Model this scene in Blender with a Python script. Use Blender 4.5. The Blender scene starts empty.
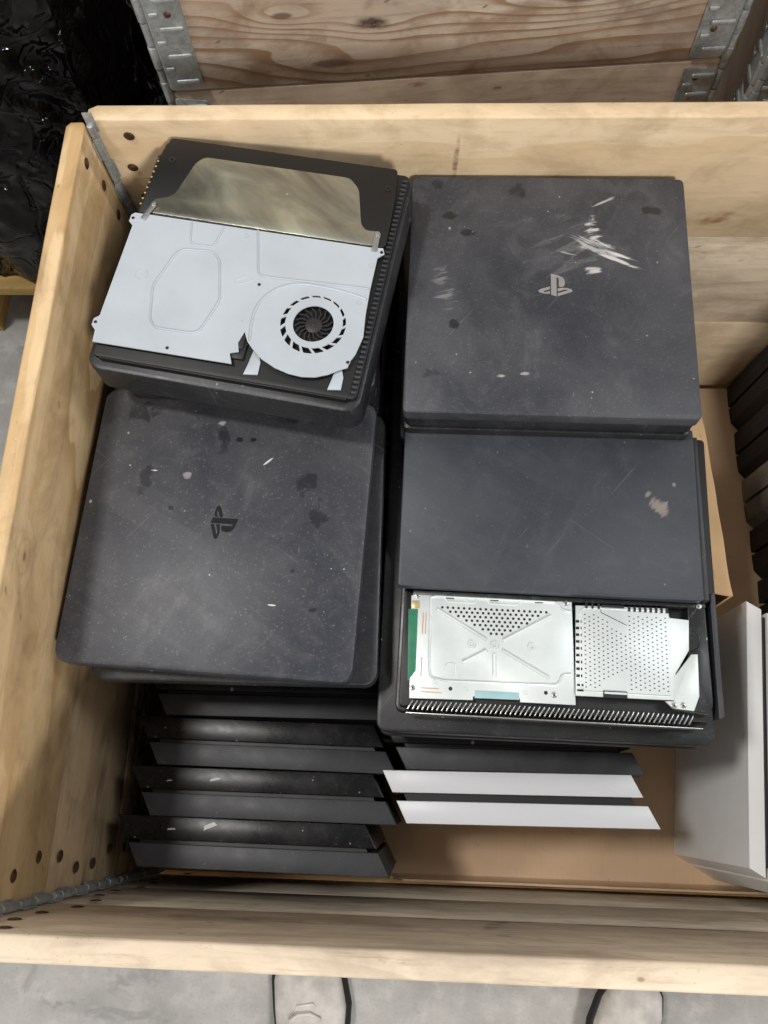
import bpy, bmesh, math, random
from mathutils import Vector, Matrix, noise

S = bpy.context.scene
C = S.collection
R = math.radians
PI = math.pi
random.seed(4)

# ------------------------------------------------------------------ camera
cam_d = bpy.data.cameras.new('camera')
cam = bpy.data.objects.new('camera', cam_d)
C.objects.link(cam)
cam.location = (0.3592, -0.6591, 0.6904)
cam.rotation_euler = (0.32933, 0.04065, 0.03201)
cam_d.sensor_fit = 'VERTICAL'
cam_d.sensor_height = 36.0
cam_d.lens = 853.53 / 1024 * 36.0
cam_d.clip_start = 0.02
cam_d.clip_end = 200
S.camera = cam

# ------------------------------------------------------------------ light of the warehouse
world = bpy.data.worlds.new('World')
S.world = world
world.use_nodes = True
wn = world.node_tree
for n in list(wn.nodes):
    wn.nodes.remove(n)
wo = wn.nodes.new('ShaderNodeOutputWorld')
wb = wn.nodes.new('ShaderNodeBackground')
wt = wn.nodes.new('ShaderNodeTexCoord')
wno = wn.nodes.new('ShaderNodeTexNoise')
wno.inputs['Scale'].default_value = 1.6
wno.inputs['Detail'].default_value = 2.0
wr = wn.nodes.new('ShaderNodeValToRGB')
wr.color_ramp.elements[0].position = 0.35
wr.color_ramp.elements[0].color = (0.34, 0.33, 0.33, 1)
wr.color_ramp.elements[1].position = 0.65
wr.color_ramp.elements[1].color = (0.62, 0.66, 0.74, 1)
wn.links.new(wt.outputs['Generated'], wno.inputs['Vector'])
wn.links.new(wno.outputs['Fac'], wr.inputs['Fac'])
wsx = wn.nodes.new('ShaderNodeSeparateXYZ')
wn.links.new(wt.outputs['Generated'], wsx.inputs[0])
wmr = wn.nodes.new('ShaderNodeMapRange')          # far end of the hall is warmer than the roof overhead
wmr.interpolation_type = 'SMOOTHSTEP'
wmr.inputs['From Min'].default_value = 0.24
wmr.inputs['From Max'].default_value = 0.40
wn.links.new(wsx.outputs['Y'], wmr.inputs['Value'])
wmx = wn.nodes.new('ShaderNodeMix')
wmx.data_type = 'RGBA'
wmx.inputs[7].default_value = (0.60, 0.55, 0.50, 1)
wn.links.new(wmr.outputs[0], wmx.inputs[0])
wn.links.new(wr.outputs['Color'], wmx.inputs[6])
wn.links.new(wmx.outputs[2], wb.inputs['Color'])
wb.inputs['Strength'].default_value = 0.58
wn.links.new(wb.outputs[0], wo.inputs[0])


def area_lamp(name, loc, target, sx, sy, power, col):
    l = bpy.data.lights.new(name, 'AREA')
    l.shape = 'RECTANGLE'
    l.size = sx
    l.size_y = sy
    l.energy = power
    l.color = col
    o = bpy.data.objects.new(name, l)
    C.objects.link(o)
    o.location = loc
    d = Vector(target) - Vector(loc)
    o.rotation_euler = d.to_track_quat('-Z', 'Y').to_euler()
    return o


area_lamp('ceiling_lamp_key', (-0.98, -0.36, 3.0), (0.3, -0.5, -0.2), 0.36, 0.36, 54, (1.0, 0.975, 0.94))
area_lamp('ceiling_lamp_front', (1.55, -3.4, 2.3), (0.4, -0.2, 0), 0.35, 0.5, 98, (1.0, 0.975, 0.94))
area_lamp('ceiling_lamp_right', (2.9, 0.5, 3.6), (0.4, -0.3, 0), 0.8, 1.4, 40, (0.92, 0.96, 1.0))

S.view_settings.view_transform = 'Standard'
S.view_settings.look = 'None'
S.view_settings.exposure = 0.12
S.view_settings.gamma = 1.0


# ------------------------------------------------------------------ node helper
class NB:
    def __init__(self, name):
        self.mat = bpy.data.materials.new(name)
        self.mat.use_nodes = True
        self.t = self.mat.node_tree
        self.p = self.t.nodes['Principled BSDF']
        tc = self.t.nodes.new('ShaderNodeTexCoord')
        self.obj = tc.outputs['Object']
        sp = self.t.nodes.new('ShaderNodeSeparateXYZ')
        self.t.links.new(self.obj, sp.inputs[0])
        self.x, self.y, self.z = sp.outputs

    def _in(self, sock, v):
        if v is None:
            return
        if hasattr(v, 'is_linked') or isinstance(v, bpy.types.NodeSocket):
            self.t.links.new(v, sock)
        else:
            sock.default_value = v

    def m(self, op, a, b=None, c=None, clamp=False):
        n = self.t.nodes.new('ShaderNodeMath')
        n.operation = op
        n.use_clamp = clamp
        self._in(n.inputs[0], a)
        self._in(n.inputs[1], b)
        if c is not None:
            self._in(n.inputs[2], c)
        return n.outputs[0]

    def add(self, a, b): return self.m('ADD', a, b)
    def sub(self, a, b): return self.m('SUBTRACT', a, b)
    def mul(self, a, b): return self.m('MULTIPLY', a, b)

    def vec(self, x, y, z):
        n = self.t.nodes.new('ShaderNodeCombineXYZ')
        self._in(n.inputs[0], x); self._in(n.inputs[1], y); self._in(n.inputs[2], z)
        return n.outputs[0]

    def scaled(self, sx, sy, sz, off=(0, 0, 0), rot=(0, 0, 0)):
        src = self.obj
        if rot != (0, 0, 0):                      # turn first, then stretch
            q = self.t.nodes.new('ShaderNodeMapping')
            self.t.links.new(src, q.inputs['Vector'])
            q.inputs['Rotation'].default_value = rot
            src = q.outputs[0]
        n = self.t.nodes.new('ShaderNodeMapping')
        self.t.links.new(src, n.inputs['Vector'])
        n.inputs['Scale'].default_value = (sx, sy, sz)
        n.inputs['Location'].default_value = off
        return n.outputs[0]

    def noise(self, vec, scale=1.0, detail=3.0, rough=0.55, dist=0.0):
        n = self.t.nodes.new('ShaderNodeTexNoise')
        self._in(n.inputs['Vector'], vec)
        n.inputs['Scale'].default_value = scale
        n.inputs['Detail'].default_value = detail
        n.inputs['Roughness'].default_value = rough
        n.inputs['Distortion'].default_value = dist
        return n.outputs['Fac']

    def voro(self, vec, scale=1.0, feature='F1', out='Distance', rnd=1.0):
        n = self.t.nodes.new('ShaderNodeTexVoronoi')
        n.feature = feature
        self._in(n.inputs['Vector'], vec)
        n.inputs['Scale'].default_value = scale
        n.inputs['Randomness'].default_value = rnd
        return n.outputs[out]

    def ss(self, v, lo, hi):          # smooth ramp 0..1
        n = self.t.nodes.new('ShaderNodeMapRange')
        n.interpolation_type = 'SMOOTHSTEP'
        self._in(n.inputs['Value'], v)
        n.inputs['From Min'].default_value = lo
        n.inputs['From Max'].default_value = hi
        if lo > hi:
            n.inputs['From Min'].default_value = hi
            n.inputs['From Max'].default_value = lo
            n.inputs['To Min'].default_value = 1.0
            n.inputs['To Max'].default_value = 0.0
        return n.outputs[0]

    def mix(self, f, a, b):
        n = self.t.nodes.new('ShaderNodeMix')
        n.data_type = 'RGBA'
        self._in(n.inputs[0], f)
        for s, v in ((n.inputs[6], a), (n.inputs[7], b)):
            if isinstance(v, tuple):
                s.default_value = (*v, 1) if len(v) == 3 else v
            else:
                self.t.links.new(v, s)
        return n.outputs[2]

    def ramp(self, f, stops):
        n = self.t.nodes.new('ShaderNodeValToRGB')
        e = n.color_ramp.elements
        while len(e) < len(stops):
            e.new(0.5)
        for i, (pos, c) in enumerate(stops):
            e[i].position = pos
            e[i].color = (*c, 1)
        self.t.links.new(f, n.inputs[0])
        return n.outputs[0]

    def bump(self, h, strength=0.3, dist=0.001):
        n = self.t.nodes.new('ShaderNodeBump')
        n.inputs['Strength'].default_value = strength
        n.inputs['Distance'].default_value = dist
        self.t.links.new(h, n.inputs['Height'])
        self.t.links.new(n.outputs[0], self.p.inputs['Normal'])

    def ell(self, cx, cy, rx, ry, ang=0.0, soft=0.6, plane='xy'):
        """soft elliptical mask in object space"""
        a, b = {'xy': (self.x, self.y), 'xz': (self.x, self.z)}[plane]
        dx = self.sub(a, cx); dy = self.sub(b, cy)
        ca, sa = math.cos(ang), math.sin(ang)
        u = self.m('DIVIDE', self.add(self.mul(dx, ca), self.mul(dy, sa)), rx)
        v = self.m('DIVIDE', self.sub(self.mul(dy, ca), self.mul(dx, sa)), ry)
        r = self.m('SQRT', self.add(self.mul(u, u), self.mul(v, v)))
        return self.ss(r, 1.0, 1.0 - soft)

    def out(self, col=None, rough=None, metal=None, spec=None, coat=None):
        if col is not None:
            self._in(self.p.inputs['Base Color'], (*col, 1) if isinstance(col, tuple) else col)
        if rough is not None: self._in(self.p.inputs['Roughness'], rough)
        if metal is not None: self._in(self.p.inputs['Metallic'], metal)
        if spec is not None: self._in(self.p.inputs['Specular IOR Level'], spec)
        if coat is not None: self._in(self.p.inputs['Coat Weight'], coat)
        return self.mat


def wood(name, light, mid, dark, freq=28.0, wob=1.4, knots=(), seed=0.0, grime=0.0, contrast=1.0,
         grime_col=(0.10, 0.08, 0.06), rough=0.62, fibre=0.35, stains=()):
    n = NB(name)
    lowv = n.scaled(1.6, 6.0, 6.0, (seed, seed * 1.3, seed * .7))
    low = n.noise(lowv, 1.0, 2.5, 0.5)
    v = n.add(n.mul(n.z, freq), n.mul(n.y, freq * 0.8))
    v = n.add(v, n.mul(low, wob * 4.0))
    v = n.add(v, n.mul(n.noise(n.scaled(5, 30, 30, (seed, 0, 0)), 1.0, 2.0), wob * 0.5))
    kmask = None
    for (kx, kz, sx, sz, amp) in knots:
        dx = n.m('DIVIDE', n.sub(n.x, kx), sx)
        dz = n.m('DIVIDE', n.sub(n.z, kz), sz)
        r2 = n.add(n.mul(dx, dx), n.mul(dz, dz))
        g = n.m('EXPONENT', n.mul(r2, -1.0))
        v = n.add(v, n.mul(g, amp))
        core = n.ss(r2, 0.075, 0.012)
        kmask = core if kmask is None else n.m('MAXIMUM', kmask, core)
    fr = n.m('FRACT', v)
    lines = n.mul(n.ss(fr, 0.35, 0.94), n.ss(fr, 1.0, 0.95))
    grain = n.m('POWER', lines, 1.6)
    fib = n.noise(n.scaled(12, 170, 170, (seed, 0, 0)), 1.0, 5.0, 0.75)
    broad = n.noise(n.scaled(2.2, 14, 14, (seed * 2, 3, 1)), 1.0, 3.0, 0.6)
    cloud = n.noise(n.scaled(13, 18, 18, (seed * 2, 7, 1)), 1.0, 5.0, 0.65, 0.4)
    gpatch = n.ss(n.noise(n.scaled(3, 10, 10, (seed, 9, 4)), 1.0, 2.0), 0.35, 0.65)
    col = n.mix(n.mul(n.mul(grain, n.add(n.mul(gpatch, 0.7), 0.3)), 0.95 * contrast), light, mid)
    col = n.mix(n.mul(n.ss(broad, 0.38, 0.72), 0.5), col, mid)
    col = n.mix(n.mul(n.ss(cloud, 0.44, 0.66), 0.62), col, tuple(k * 0.78 for k in mid))
    col = n.mix(n.mul(n.ss(cloud, 0.42, 0.25), 0.35), col, tuple(min(1, k * 1.18) for k in light))
    col = n.mix(n.mul(n.ss(fib, 0.5, 0.75), fibre), col, dark)
    nk = n.voro(n.scaled(16, 42, 42, (seed, 1, 0), (0, 0.5, 0)), 1.0)
    nks = n.noise(n.scaled(9, 9, 9, (seed, 5, 0)), 1.0, 1.0)
    col = n.mix(n.mul(n.mul(n.ss(nk, 0.10, 0.04), n.ss(nks, 0.47, 0.54)), 0.75), col, dark)
    hs = n.noise(n.scaled(5, 420, 420, (seed, 1, 0), (0, 0.9, 0)), 1.0, 1.0)
    hs2 = n.noise(n.scaled(12, 12, 12, (seed, 6, 0)), 1.0, 1.0)
    col = n.mix(n.mul(n.mul(n.ss(hs, 0.70, 0.74), n.ss(hs2, 0.56, 0.62)), 0.4), col, dark)
    if kmask is not None:
        col = n.mix(n.mul(kmask, 0.8), col, dark)
    if grime > 0:
        g1 = n.noise(n.scaled(4.0, 16, 16, (seed + 9, 2, 5)), 1.0, 6.0, 0.68, 0.6)
        col = n.mix(n.mul(n.ss(g1, 0.46, 0.74), grime), col, grime_col)
        g2 = n.noise(n.scaled(26, 90, 90, (seed + 3, 2, 5)), 1.0, 4.0, 0.7)
        col = n.mix(n.mul(n.ss(g2, 0.60, 0.78), grime * 0.8), col, grime_col)
    spk = n.noise(n.scaled(60, 120, 120, (seed + 3, 2, 5)), 1.0, 2.0, 0.5)
    col = n.mix(n.mul(n.ss(spk, 0.72, 0.80), 0.45), col, dark)
    for (sx_, sz_, rx, rz, ang, amt, sc) in stains:
        e = n.ell(sx_, sz_, rx, rz, ang, 0.7, 'xz')
        nn = n.noise(n.scaled(30, 60, 60, (seed + sx_, 2, 5)), 1.0, 4.0, 0.7)
        col = n.mix(n.mul(n.mul(e, n.ss(nn, 0.35, 0.6)), amt), col, sc)
    n.bump(n.add(n.mul(fib, 0.6), n.mul(grain, 0.5)), 0.35, 0.0007)
    return n.out(col, rough, spec=0.3)


def plastic(name, base, dust, rough=0.42, dust_amt=0.25, seed=0.0, scuffs=(), marks=(), spec=0.45, speck=1.0, smear=1.0,
            lightdust=(0.30, 0.29, 0.28), scuff_col=(0.58, 0.56, 0.545)):
    """worn dark plastic: film of dust, smears, specks, scratches; scuffs = pale patches, marks = dark wet patches"""
    n = NB(name)
    a = n.noise(n.scaled(7, 7, 7, (seed, seed, 0)), 1.0, 5.0, 0.62, 0.5)
    b = n.noise(n.scaled(28, 60, 40, (seed + 4, seed, 0), (0, 0, 0.5)), 1.0, 4.0, 0.65)
    dm = n.mul(n.ss(a, 0.30, 0.75), dust_amt)
    col = n.mix(dm, base, dust)
    col = n.mix(n.mul(n.ss(b, 0.55, 0.8), 0.20 * smear), col, dust)
    # finger smears: darker wiped spots
    w = n.voro(n.scaled(16, 20, 18, (seed * 3, 1, 0)), 1.0)
    wm = n.mul(n.ss(w, 0.32, 0.10), 0.55 * smear)
    wm = n.mul(wm, n.ss(n.noise(n.scaled(5, 5, 5, (seed + 8, 0, 0)), 1.0), 0.48, 0.62))
    col = n.mix(wm, col, base)
    # cloudy smudges and fine grit
    c1 = n.noise(n.scaled(22, 18, 20, (seed + 11, 1, 0)), 1.0, 6.0, 0.72, 1.0)
    col = n.mix(n.mul(n.ss(c1, 0.48, 0.75), 0.20 * smear), col, tuple(min(1, k * 1.5) for k in dust))
    col = n.mix(n.mul(n.ss(c1, 0.42, 0.28), 0.35 * smear), col, base)
    gr = n.noise(n.scaled(420, 420, 420, (seed, 1, 0)), 1.0, 2.0, 0.6)
    col = n.mix(n.mul(n.ss(gr, 0.60, 0.72), 0.22 * speck), col, tuple(min(1, k * 2.0) for k in dust))
    d3 = n.voro(n.scaled(150, 150, 150, (seed, 7, 0)), 1.0)
    sel3 = n.noise(n.scaled(20, 20, 20, (seed + 12, 0, 0)), 1.0, 3.0)
    col = n.mix(n.mul(n.mul(n.ss(d3, 0.10, 0.05), n.ss(sel3, 0.46, 0.62)), 0.45 * speck), col, (0.40, 0.40, 0.40))
    # specks
    d1 = n.voro(n.scaled(75, 75, 75, (seed, 2, 0)), 1.0)
    sel = n.noise(n.scaled(33, 33, 33, (seed + 2, 0, 0)), 1.0, 2.0)
    sp = n.mul(n.ss(d1, 0.085, 0.04), n.ss(sel, 0.52, 0.58))
    d2 = n.voro(n.scaled(38, 30, 30, (seed + 5, 2, 0)), 1.0)
    sel2 = n.noise(n.scaled(14, 14, 14, (seed + 6, 0, 0)), 1.0, 2.0)
    sp2 = n.mul(n.ss(d2, 0.085, 0.05), n.ss(sel2, 0.56, 0.60))
    allsp = n.mul(n.m('MAXIMUM', sp, n.mul(sp2, 0.9)), 0.75 * speck)
    col = n.mix(allsp, col, (0.42, 0.42, 0.42))
    # broad wiped strokes in the dust film
    for sd, rot in ((1.0, 0.5), (5.0, -1.1)):
        wp = n.noise(n.scaled(3.0, 26, 1, (seed + sd, sd, 0), (0, 0, rot)), 1.0, 4.0, 0.6, 0.8)
        wq = n.noise(n.scaled(6, 6, 6, (seed + sd * 2, 3, 0)), 1.0, 2.0)
        wf = n.mul(n.ss(wp, 0.52, 0.66), n.ss(wq, 0.48, 0.64))
        col = n.mix(n.mul(wf, 0.07 * smear), col, tuple(min(1, k * 1.9) for k in dust))
    # hairline scratches
    def scr(rot, sd, lo=0.715):
        s1 = n.noise(n.scaled(6, 420, 1, (sd, sd, 0), (0, 0, rot)), 1.0, 1.0, 0.5)
        s2 = n.noise(n.scaled(9, 30, 1, (sd + 3, 0, 0), (0, 0, rot)), 1.0, 1.0, 0.5)
        return n.mul(n.ss(s1, lo, lo + 0.03), n.ss(s2, 0.55, 0.62))
    sc = n.m('MAXIMUM', scr(0.6, seed), scr(-0.9, seed + 7))
    col = n.mix(n.mul(sc, 0.18), col, lightdust)
    rgh = n.add(n.add(rough, n.mul(n.sub(a, 0.5), 0.45)), n.mul(n.sub(c1, 0.5), 0.35))
    for (cx, cy, rx, ry, ang, amt, fs, thr) in scuffs:
        e = n.ell(cx, cy, rx * 1.7, ry * 1.7, ang, 0.97)
        nn = n.noise(n.scaled(fs * 18, fs * 95, 1, (cx * 40, cy * 30, 0), (0, 0, -ang)), 1.0, 5.0, 0.72, 0.8)
        e = n.ss(n.add(nn, n.mul(n.sub(e, 1.0), 0.75)), thr, thr + 0.14)
        col = n.mix(n.mul(e, amt), col, scuff_col)
        rgh = n.add(rgh, n.mul(e, 0.25))
    for (cx, cy, rx, ry, ang, amt, thr) in marks:
        e = n.ell(cx, cy, rx * 1.35, ry * 1.35, ang, 0.9)
        nn = n.noise(n.scaled(70, 70, 1, (cx * 40, cy * 30, 0)), 1.0, 3.0, 0.6, 0.5)
        e = n.ss(n.add(nn, n.mul(n.sub(e, 1.0), 0.60)), thr, thr + 0.16)
        col = n.mix(n.mul(e, amt), col, tuple(c * 0.35 for c in base))
        rgh = n.sub(rgh, n.mul(e, 0.1))
    fine = n.noise(n.scaled(900, 900, 900), 1.0, 1.0)
    n.bump(fine, 0.12, 0.0004)
    return n.out(col, rgh, spec=spec)


def simple(name, col, rough=0.5, metal=0.0, vary=0.15, scale=20, spec=0.5, bump=0.0, col2=None):
    n = NB(name)
    a = n.noise(n.scaled(scale, scale, scale), 1.0, 4.0, 0.6)
    c2 = col2 or tuple(c * (1 - vary * 2) for c in col)
    c = n.mix(n.ss(a, 0.3, 0.7), col, c2)
    if bump:
        n.bump(a, bump, 0.001)
    return n.out(c, n.add(rough, n.mul(n.sub(a, 0.5), 0.15)), metal, spec)


def concrete_mat():
    n = NB('concrete')
    a = n.noise(n.scaled(3, 3, 3), 1.0, 6.0, 0.65, 0.3)
    b = n.noise(n.scaled(24, 24, 24), 1.0, 5.0, 0.7)
    c = n.noise(n.scaled(240, 240, 240), 1.0, 2.0, 0.6)
    col = n.mix(n.ss(a, 0.32, 0.70), (0.47, 0.455, 0.43), (0.27, 0.265, 0.25))
    col = n.mix(n.mul(n.ss(b, 0.45, 0.75), 0.45), col, (0.62, 0.60, 0.57))
    col = n.mix(n.mul(n.ss(c, 0.55, 0.75), 0.35), col, (0.20, 0.195, 0.19))
    st = n.noise(n.scaled(7, 9, 3, (4, 2, 0)), 1.0, 4.0, 0.6, 1.2)
    col = n.mix(n.mul(n.ss(st, 0.62, 0.70), 0.4), col, (0.16, 0.155, 0.15))
    n.bump(n.add(b, n.mul(c, 0.5)), 0.25, 0.001)
    return n.out(col, 0.6, spec=0.35)


def cardboard_mat(name='cardboard', seed=0.0, base=(0.64, 0.45, 0.29)):
    n = NB(name)
    a = n.noise(n.scaled(6, 6, 6, (seed, 0, 0)), 1.0, 4.0, 0.6)
    b = n.noise(n.scaled(260, 12, 12, (seed, 0, 0)), 1.0, 2.0, 0.6)
    c = n.noise(n.scaled(40, 40, 40, (seed, 4, 0)), 1.0, 4.0, 0.7)
    col = n.mix(n.ss(a, 0.35, 0.7), base, tuple(k * 0.82 for k in base))
    col = n.mix(n.mul(n.ss(b, 0.5, 0.8), 0.2), col, tuple(k * 0.7 for k in base))
    col = n.mix(n.mul(n.ss(c, 0.62, 0.72), 0.35), col, tuple(k * 0.5 for k in base))
    n.bump(b, 0.15, 0.0006)
    return n.out(col, 0.8, spec=0.2)


def zinc_mat():
    n = NB('galvanised_steel')
    v = n.voro(n.scaled(260, 260, 260), 1.0, out='Color')
    s = n.t.nodes.new('ShaderNodeSeparateColor')
    n.t.links.new(v, s.inputs[0])
    a = n.noise(n.scaled(30, 30, 30), 1.0, 5.0, 0.65)
    f = n.add(n.mul(s.outputs[0], 0.16), n.mul(a, 0.84))
    col = n.ramp(f, [(0.25, (0.24, 0.25, 0.245)), (0.55, (0.44, 0.46, 0.45)), (0.8, (0.62, 0.64, 0.63))])
    r = n.noise(n.scaled(50, 50, 50, (3, 3, 3)), 1.0, 3.0)
    col = n.mix(n.mul(n.ss(r, 0.66, 0.74), 0.5), col, (0.17, 0.09, 0.05))
    n.bump(a, 0.2, 0.001)
    return n.out(col, 0.45, 0.55, 0.5)


def steel_sheet_mat():
    n = NB('dull_steel_sheet')
    a = n.noise(n.scaled(9, 26, 9, (0, 0, 0), (0, 0, 0.5)), 1.0, 4.0, 0.6, 0.6)
    b = n.noise(n.scaled(6, 6, 6, (7, 0, 0)), 1.0, 2.0)
    col = n.ramp(a, [(0.3, (0.26, 0.24, 0.21)), (0.52, (0.46, 0.46, 0.37)), (0.70, (0.72, 0.73, 0.58))])
    s = n.voro(n.scaled(40, 40, 40), 1.0)
    col = n.mix(n.mul(n.ss(s, 0.07, 0.04), 0.6), col, (0.8, 0.8, 0.78))
    return n.out(col, n.add(0.24, n.mul(b, 0.2)), 0.85, 0.5)


def white_plate_mat():
    n = NB('painted_steel_plate')
    a = n.noise(n.scaled(12, 12, 12), 1.0, 4.0, 0.6)
    b = n.noise(n.scaled(4, 4, 4, (2, 0, 0)), 1.0, 2.0)
    col = n.mix(n.ss(a, 0.35, 0.75), (0.49, 0.53, 0.565), (0.43, 0.465, 0.50))
    s = n.voro(n.scaled(55, 55, 55), 1.0)
    sel = n.noise(n.scaled(25, 25, 25), 1.0)
    col = n.mix(n.mul(n.mul(n.ss(s, 0.08, 0.04), n.ss(sel, 0.5, 0.6)), 0.4), col, (0.25, 0.24, 0.22))
    return n.out(col, n.add(0.42, n.mul(b, 0.15)), 0.1, 0.45)


def shield_mat():
    n = NB('bright_steel_shield')
    a = n.noise(n.scaled(14, 14, 14), 1.0, 4.0, 0.6)
    b = n.noise(n.scaled(5, 5, 5, (2, 0, 0)), 1.0, 2.0)
    col = n.mix(n.ss(a, 0.35, 0.75), (0.70, 0.74, 0.725), (0.58, 0.62, 0.615))
    return n.out(col, n.add(0.32, n.mul(b, 0.15)), 0.35, 0.5)


def film_mat():
    n = NB('black_stretch_film')
    a = n.noise(n.scaled(5, 3, 11, (0, 0, 0), (0.4, 0, 0)), 1.0, 5.0, 0.6, 1.5)
    w = n.noise(n.scaled(26, 26, 9, (0, 0, 0), (0, 0.7, 0)), 1.0, 3.0, 0.5, 1.2)
    c0 = n.noise(n.scaled(5, 5, 9, (0, 0, 0), (0, 0.5, 0)), 1.0, 3.0, 0.5, 1.8)
    cr = n.m('ABSOLUTE', n.sub(c0, 0.5))
    c9 = n.noise(n.scaled(8, 12, 4, (3, 0, 0), (0, -0.6, 0)), 1.0, 2.0, 0.5, 1.0)
    cr = n.m('MINIMUM', cr, n.m('ABSOLUTE', n.sub(c9, 0.5)))
    col = n.mix(n.ss(a, 0.60, 0.76), (0.002, 0.002, 0.002), (0.016, 0.019, 0.016))
    n.bump(n.add(n.mul(n.ss(cr, 0.0, 0.045), 0.7), n.mul(w, 0.25)), 0.6, 0.008)
    return n.out(col, 0.10, 0.0, 0.22)


M = {}
M['pine_top_back'] = wood('pine_back_board', (0.80, 0.62, 0.405), (0.68, 0.49, 0.285), (0.36, 0.20, 0.09), 16, 0.9,
                          knots=[(0.694, 0.030, 0.03, 0.014, 2.0)], seed=1.0, contrast=0.85, grime=0.22, fibre=0.28,
                          stains=[(0.694, 0.036, 0.030, 0.012, 0.35, 0.85, (0.38, 0.20, 0.08)), (0.385, 0.13, 0.004, 0.05, -0.05, 0.8, (0.2, 0.1, 0.05)), (0.375, 0.08, 0.005, 0.006, 0, 0.9, (0.25, 0.12, 0.05)),
                                  (0.335, 0.07, 0.003, 0.03, 0.3, 0.4, (0.2, 0.1, 0.05))])
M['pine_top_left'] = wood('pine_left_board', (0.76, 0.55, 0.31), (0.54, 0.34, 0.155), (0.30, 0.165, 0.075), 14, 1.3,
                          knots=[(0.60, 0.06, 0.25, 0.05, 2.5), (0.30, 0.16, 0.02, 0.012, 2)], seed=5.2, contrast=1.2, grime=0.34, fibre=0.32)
M['pine_top_front'] = wood('pine_front_board', (0.74, 0.61, 0.455), (0.60, 0.475, 0.345), (0.24, 0.15, 0.08), 22, 1.2,
                           knots=[(0.45, 0.1, 0.03, 0.015, 2)], seed=8.1, contrast=0.8, grime=0.42, stains=[(0.55, 0.004, 0.42, 0.010, 0.0, 0.8, (0.09, 0.075, 0.06)), (0.45, 0.03, 0.012, 0.05, 0.3, 0.7, (0.10, 0.07, 0.05)), (0.25, 0.06, 0.2, 0.02, 0.05, 0.5, (0.12, 0.10, 0.08)), (0.8, 0.10, 0.15, 0.015, 0.05, 0.45, (0.12, 0.10, 0.08))], fibre=0.45, grime_col=(0.20, 0.165, 0.13))
M['pine_lower_back'] = wood('aged_back_board', (0.70, 0.58, 0.43), (0.56, 0.44, 0.31), (0.24, 0.16, 0.10), 30, 1.3,
                            seed=12.5, contrast=0.9, grime=0.5, fibre=0.5, grime_col=(0.20, 0.15, 0.10))
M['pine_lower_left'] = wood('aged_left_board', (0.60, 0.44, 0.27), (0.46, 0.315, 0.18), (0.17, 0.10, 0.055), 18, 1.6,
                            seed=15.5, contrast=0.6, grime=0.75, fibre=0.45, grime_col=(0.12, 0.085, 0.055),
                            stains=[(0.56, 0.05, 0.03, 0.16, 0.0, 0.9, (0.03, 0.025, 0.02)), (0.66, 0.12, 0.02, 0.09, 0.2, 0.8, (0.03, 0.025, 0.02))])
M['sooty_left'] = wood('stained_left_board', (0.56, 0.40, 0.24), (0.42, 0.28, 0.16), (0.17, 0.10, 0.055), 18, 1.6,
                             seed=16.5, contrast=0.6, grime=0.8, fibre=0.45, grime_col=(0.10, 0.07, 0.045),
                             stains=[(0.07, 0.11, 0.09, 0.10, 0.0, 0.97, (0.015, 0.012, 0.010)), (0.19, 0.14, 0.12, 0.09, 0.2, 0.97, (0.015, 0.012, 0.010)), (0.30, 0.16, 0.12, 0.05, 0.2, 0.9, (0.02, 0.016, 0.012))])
M['pine_lower_front'] = wood('aged_front_board', (0.74, 0.63, 0.49), (0.58, 0.48, 0.37), (0.16, 0.12, 0.09), 34, 1.6,
                             seed=19.5, contrast=0.8, grime=0.5, fibre=0.6, grime_col=(0.12, 0.10, 0.085))
M['pine_bottom'] = wood('bottom_board', (0.66, 0.51, 0.35), (0.52, 0.38, 0.24), (0.22, 0.14, 0.08), 24, 1.2,
                        seed=23.5, contrast=0.5, grime=0.3, fibre=0.35)
M['weathered'] = wood('weathered_board', (0.60, 0.505, 0.40), (0.31, 0.185, 0.105), (0.12, 0.065, 0.04), 42, 1.6,
                      knots=[(0.275, 0.086, 0.075, 0.026, 2.0), (0.165, 0.105, 0.060, 0.022, 2.4), (0.53, 0.105, 0.13, 0.032, 3.0), (0.22, 0.03, 0.12, 0.03, 1.2)],
                      seed=31.0, contrast=1.3, grime=0.45, fibre=0.5, grime_col=(0.27, 0.24, 0.22),
                      stains=[(0.275, 0.086, 0.028, 0.014, 0.0, 1.0, (0.01, 0.008, 0.006))])
M['weathered_low'] = wood('weathered_low_board', (0.60, 0.485, 0.37), (0.44, 0.325, 0.225), (0.20, 0.11, 0.07), 40, 0.9,
                          knots=[(0.44, 0.168, 0.03, 0.012, 1.5)], seed=37.0, contrast=0.6, grime=0.2, fibre=0.4,
                          stains=[(0.52, 0.17, 0.03, 0.02, 0, 0.5, (0.28, 0.20, 0.12)), (0.33, 0.182, 0.02, 0.006, 0, 0.8, (0.25, 0.09, 0.03))])
M['pallet_wood'] = wood('pallet_wood', (0.55, 0.36, 0.16), (0.42, 0.26, 0.11), (0.18, 0.10, 0.05), 20, 1.0, seed=41.0, grime=0.4)
M['yellow_wood'] = wood('yellow_stained_wood', (0.50, 0.34, 0.11), (0.40, 0.25, 0.08), (0.2, 0.11, 0.04), 14, 1.0, seed=44.0, grime=0.3)

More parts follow.
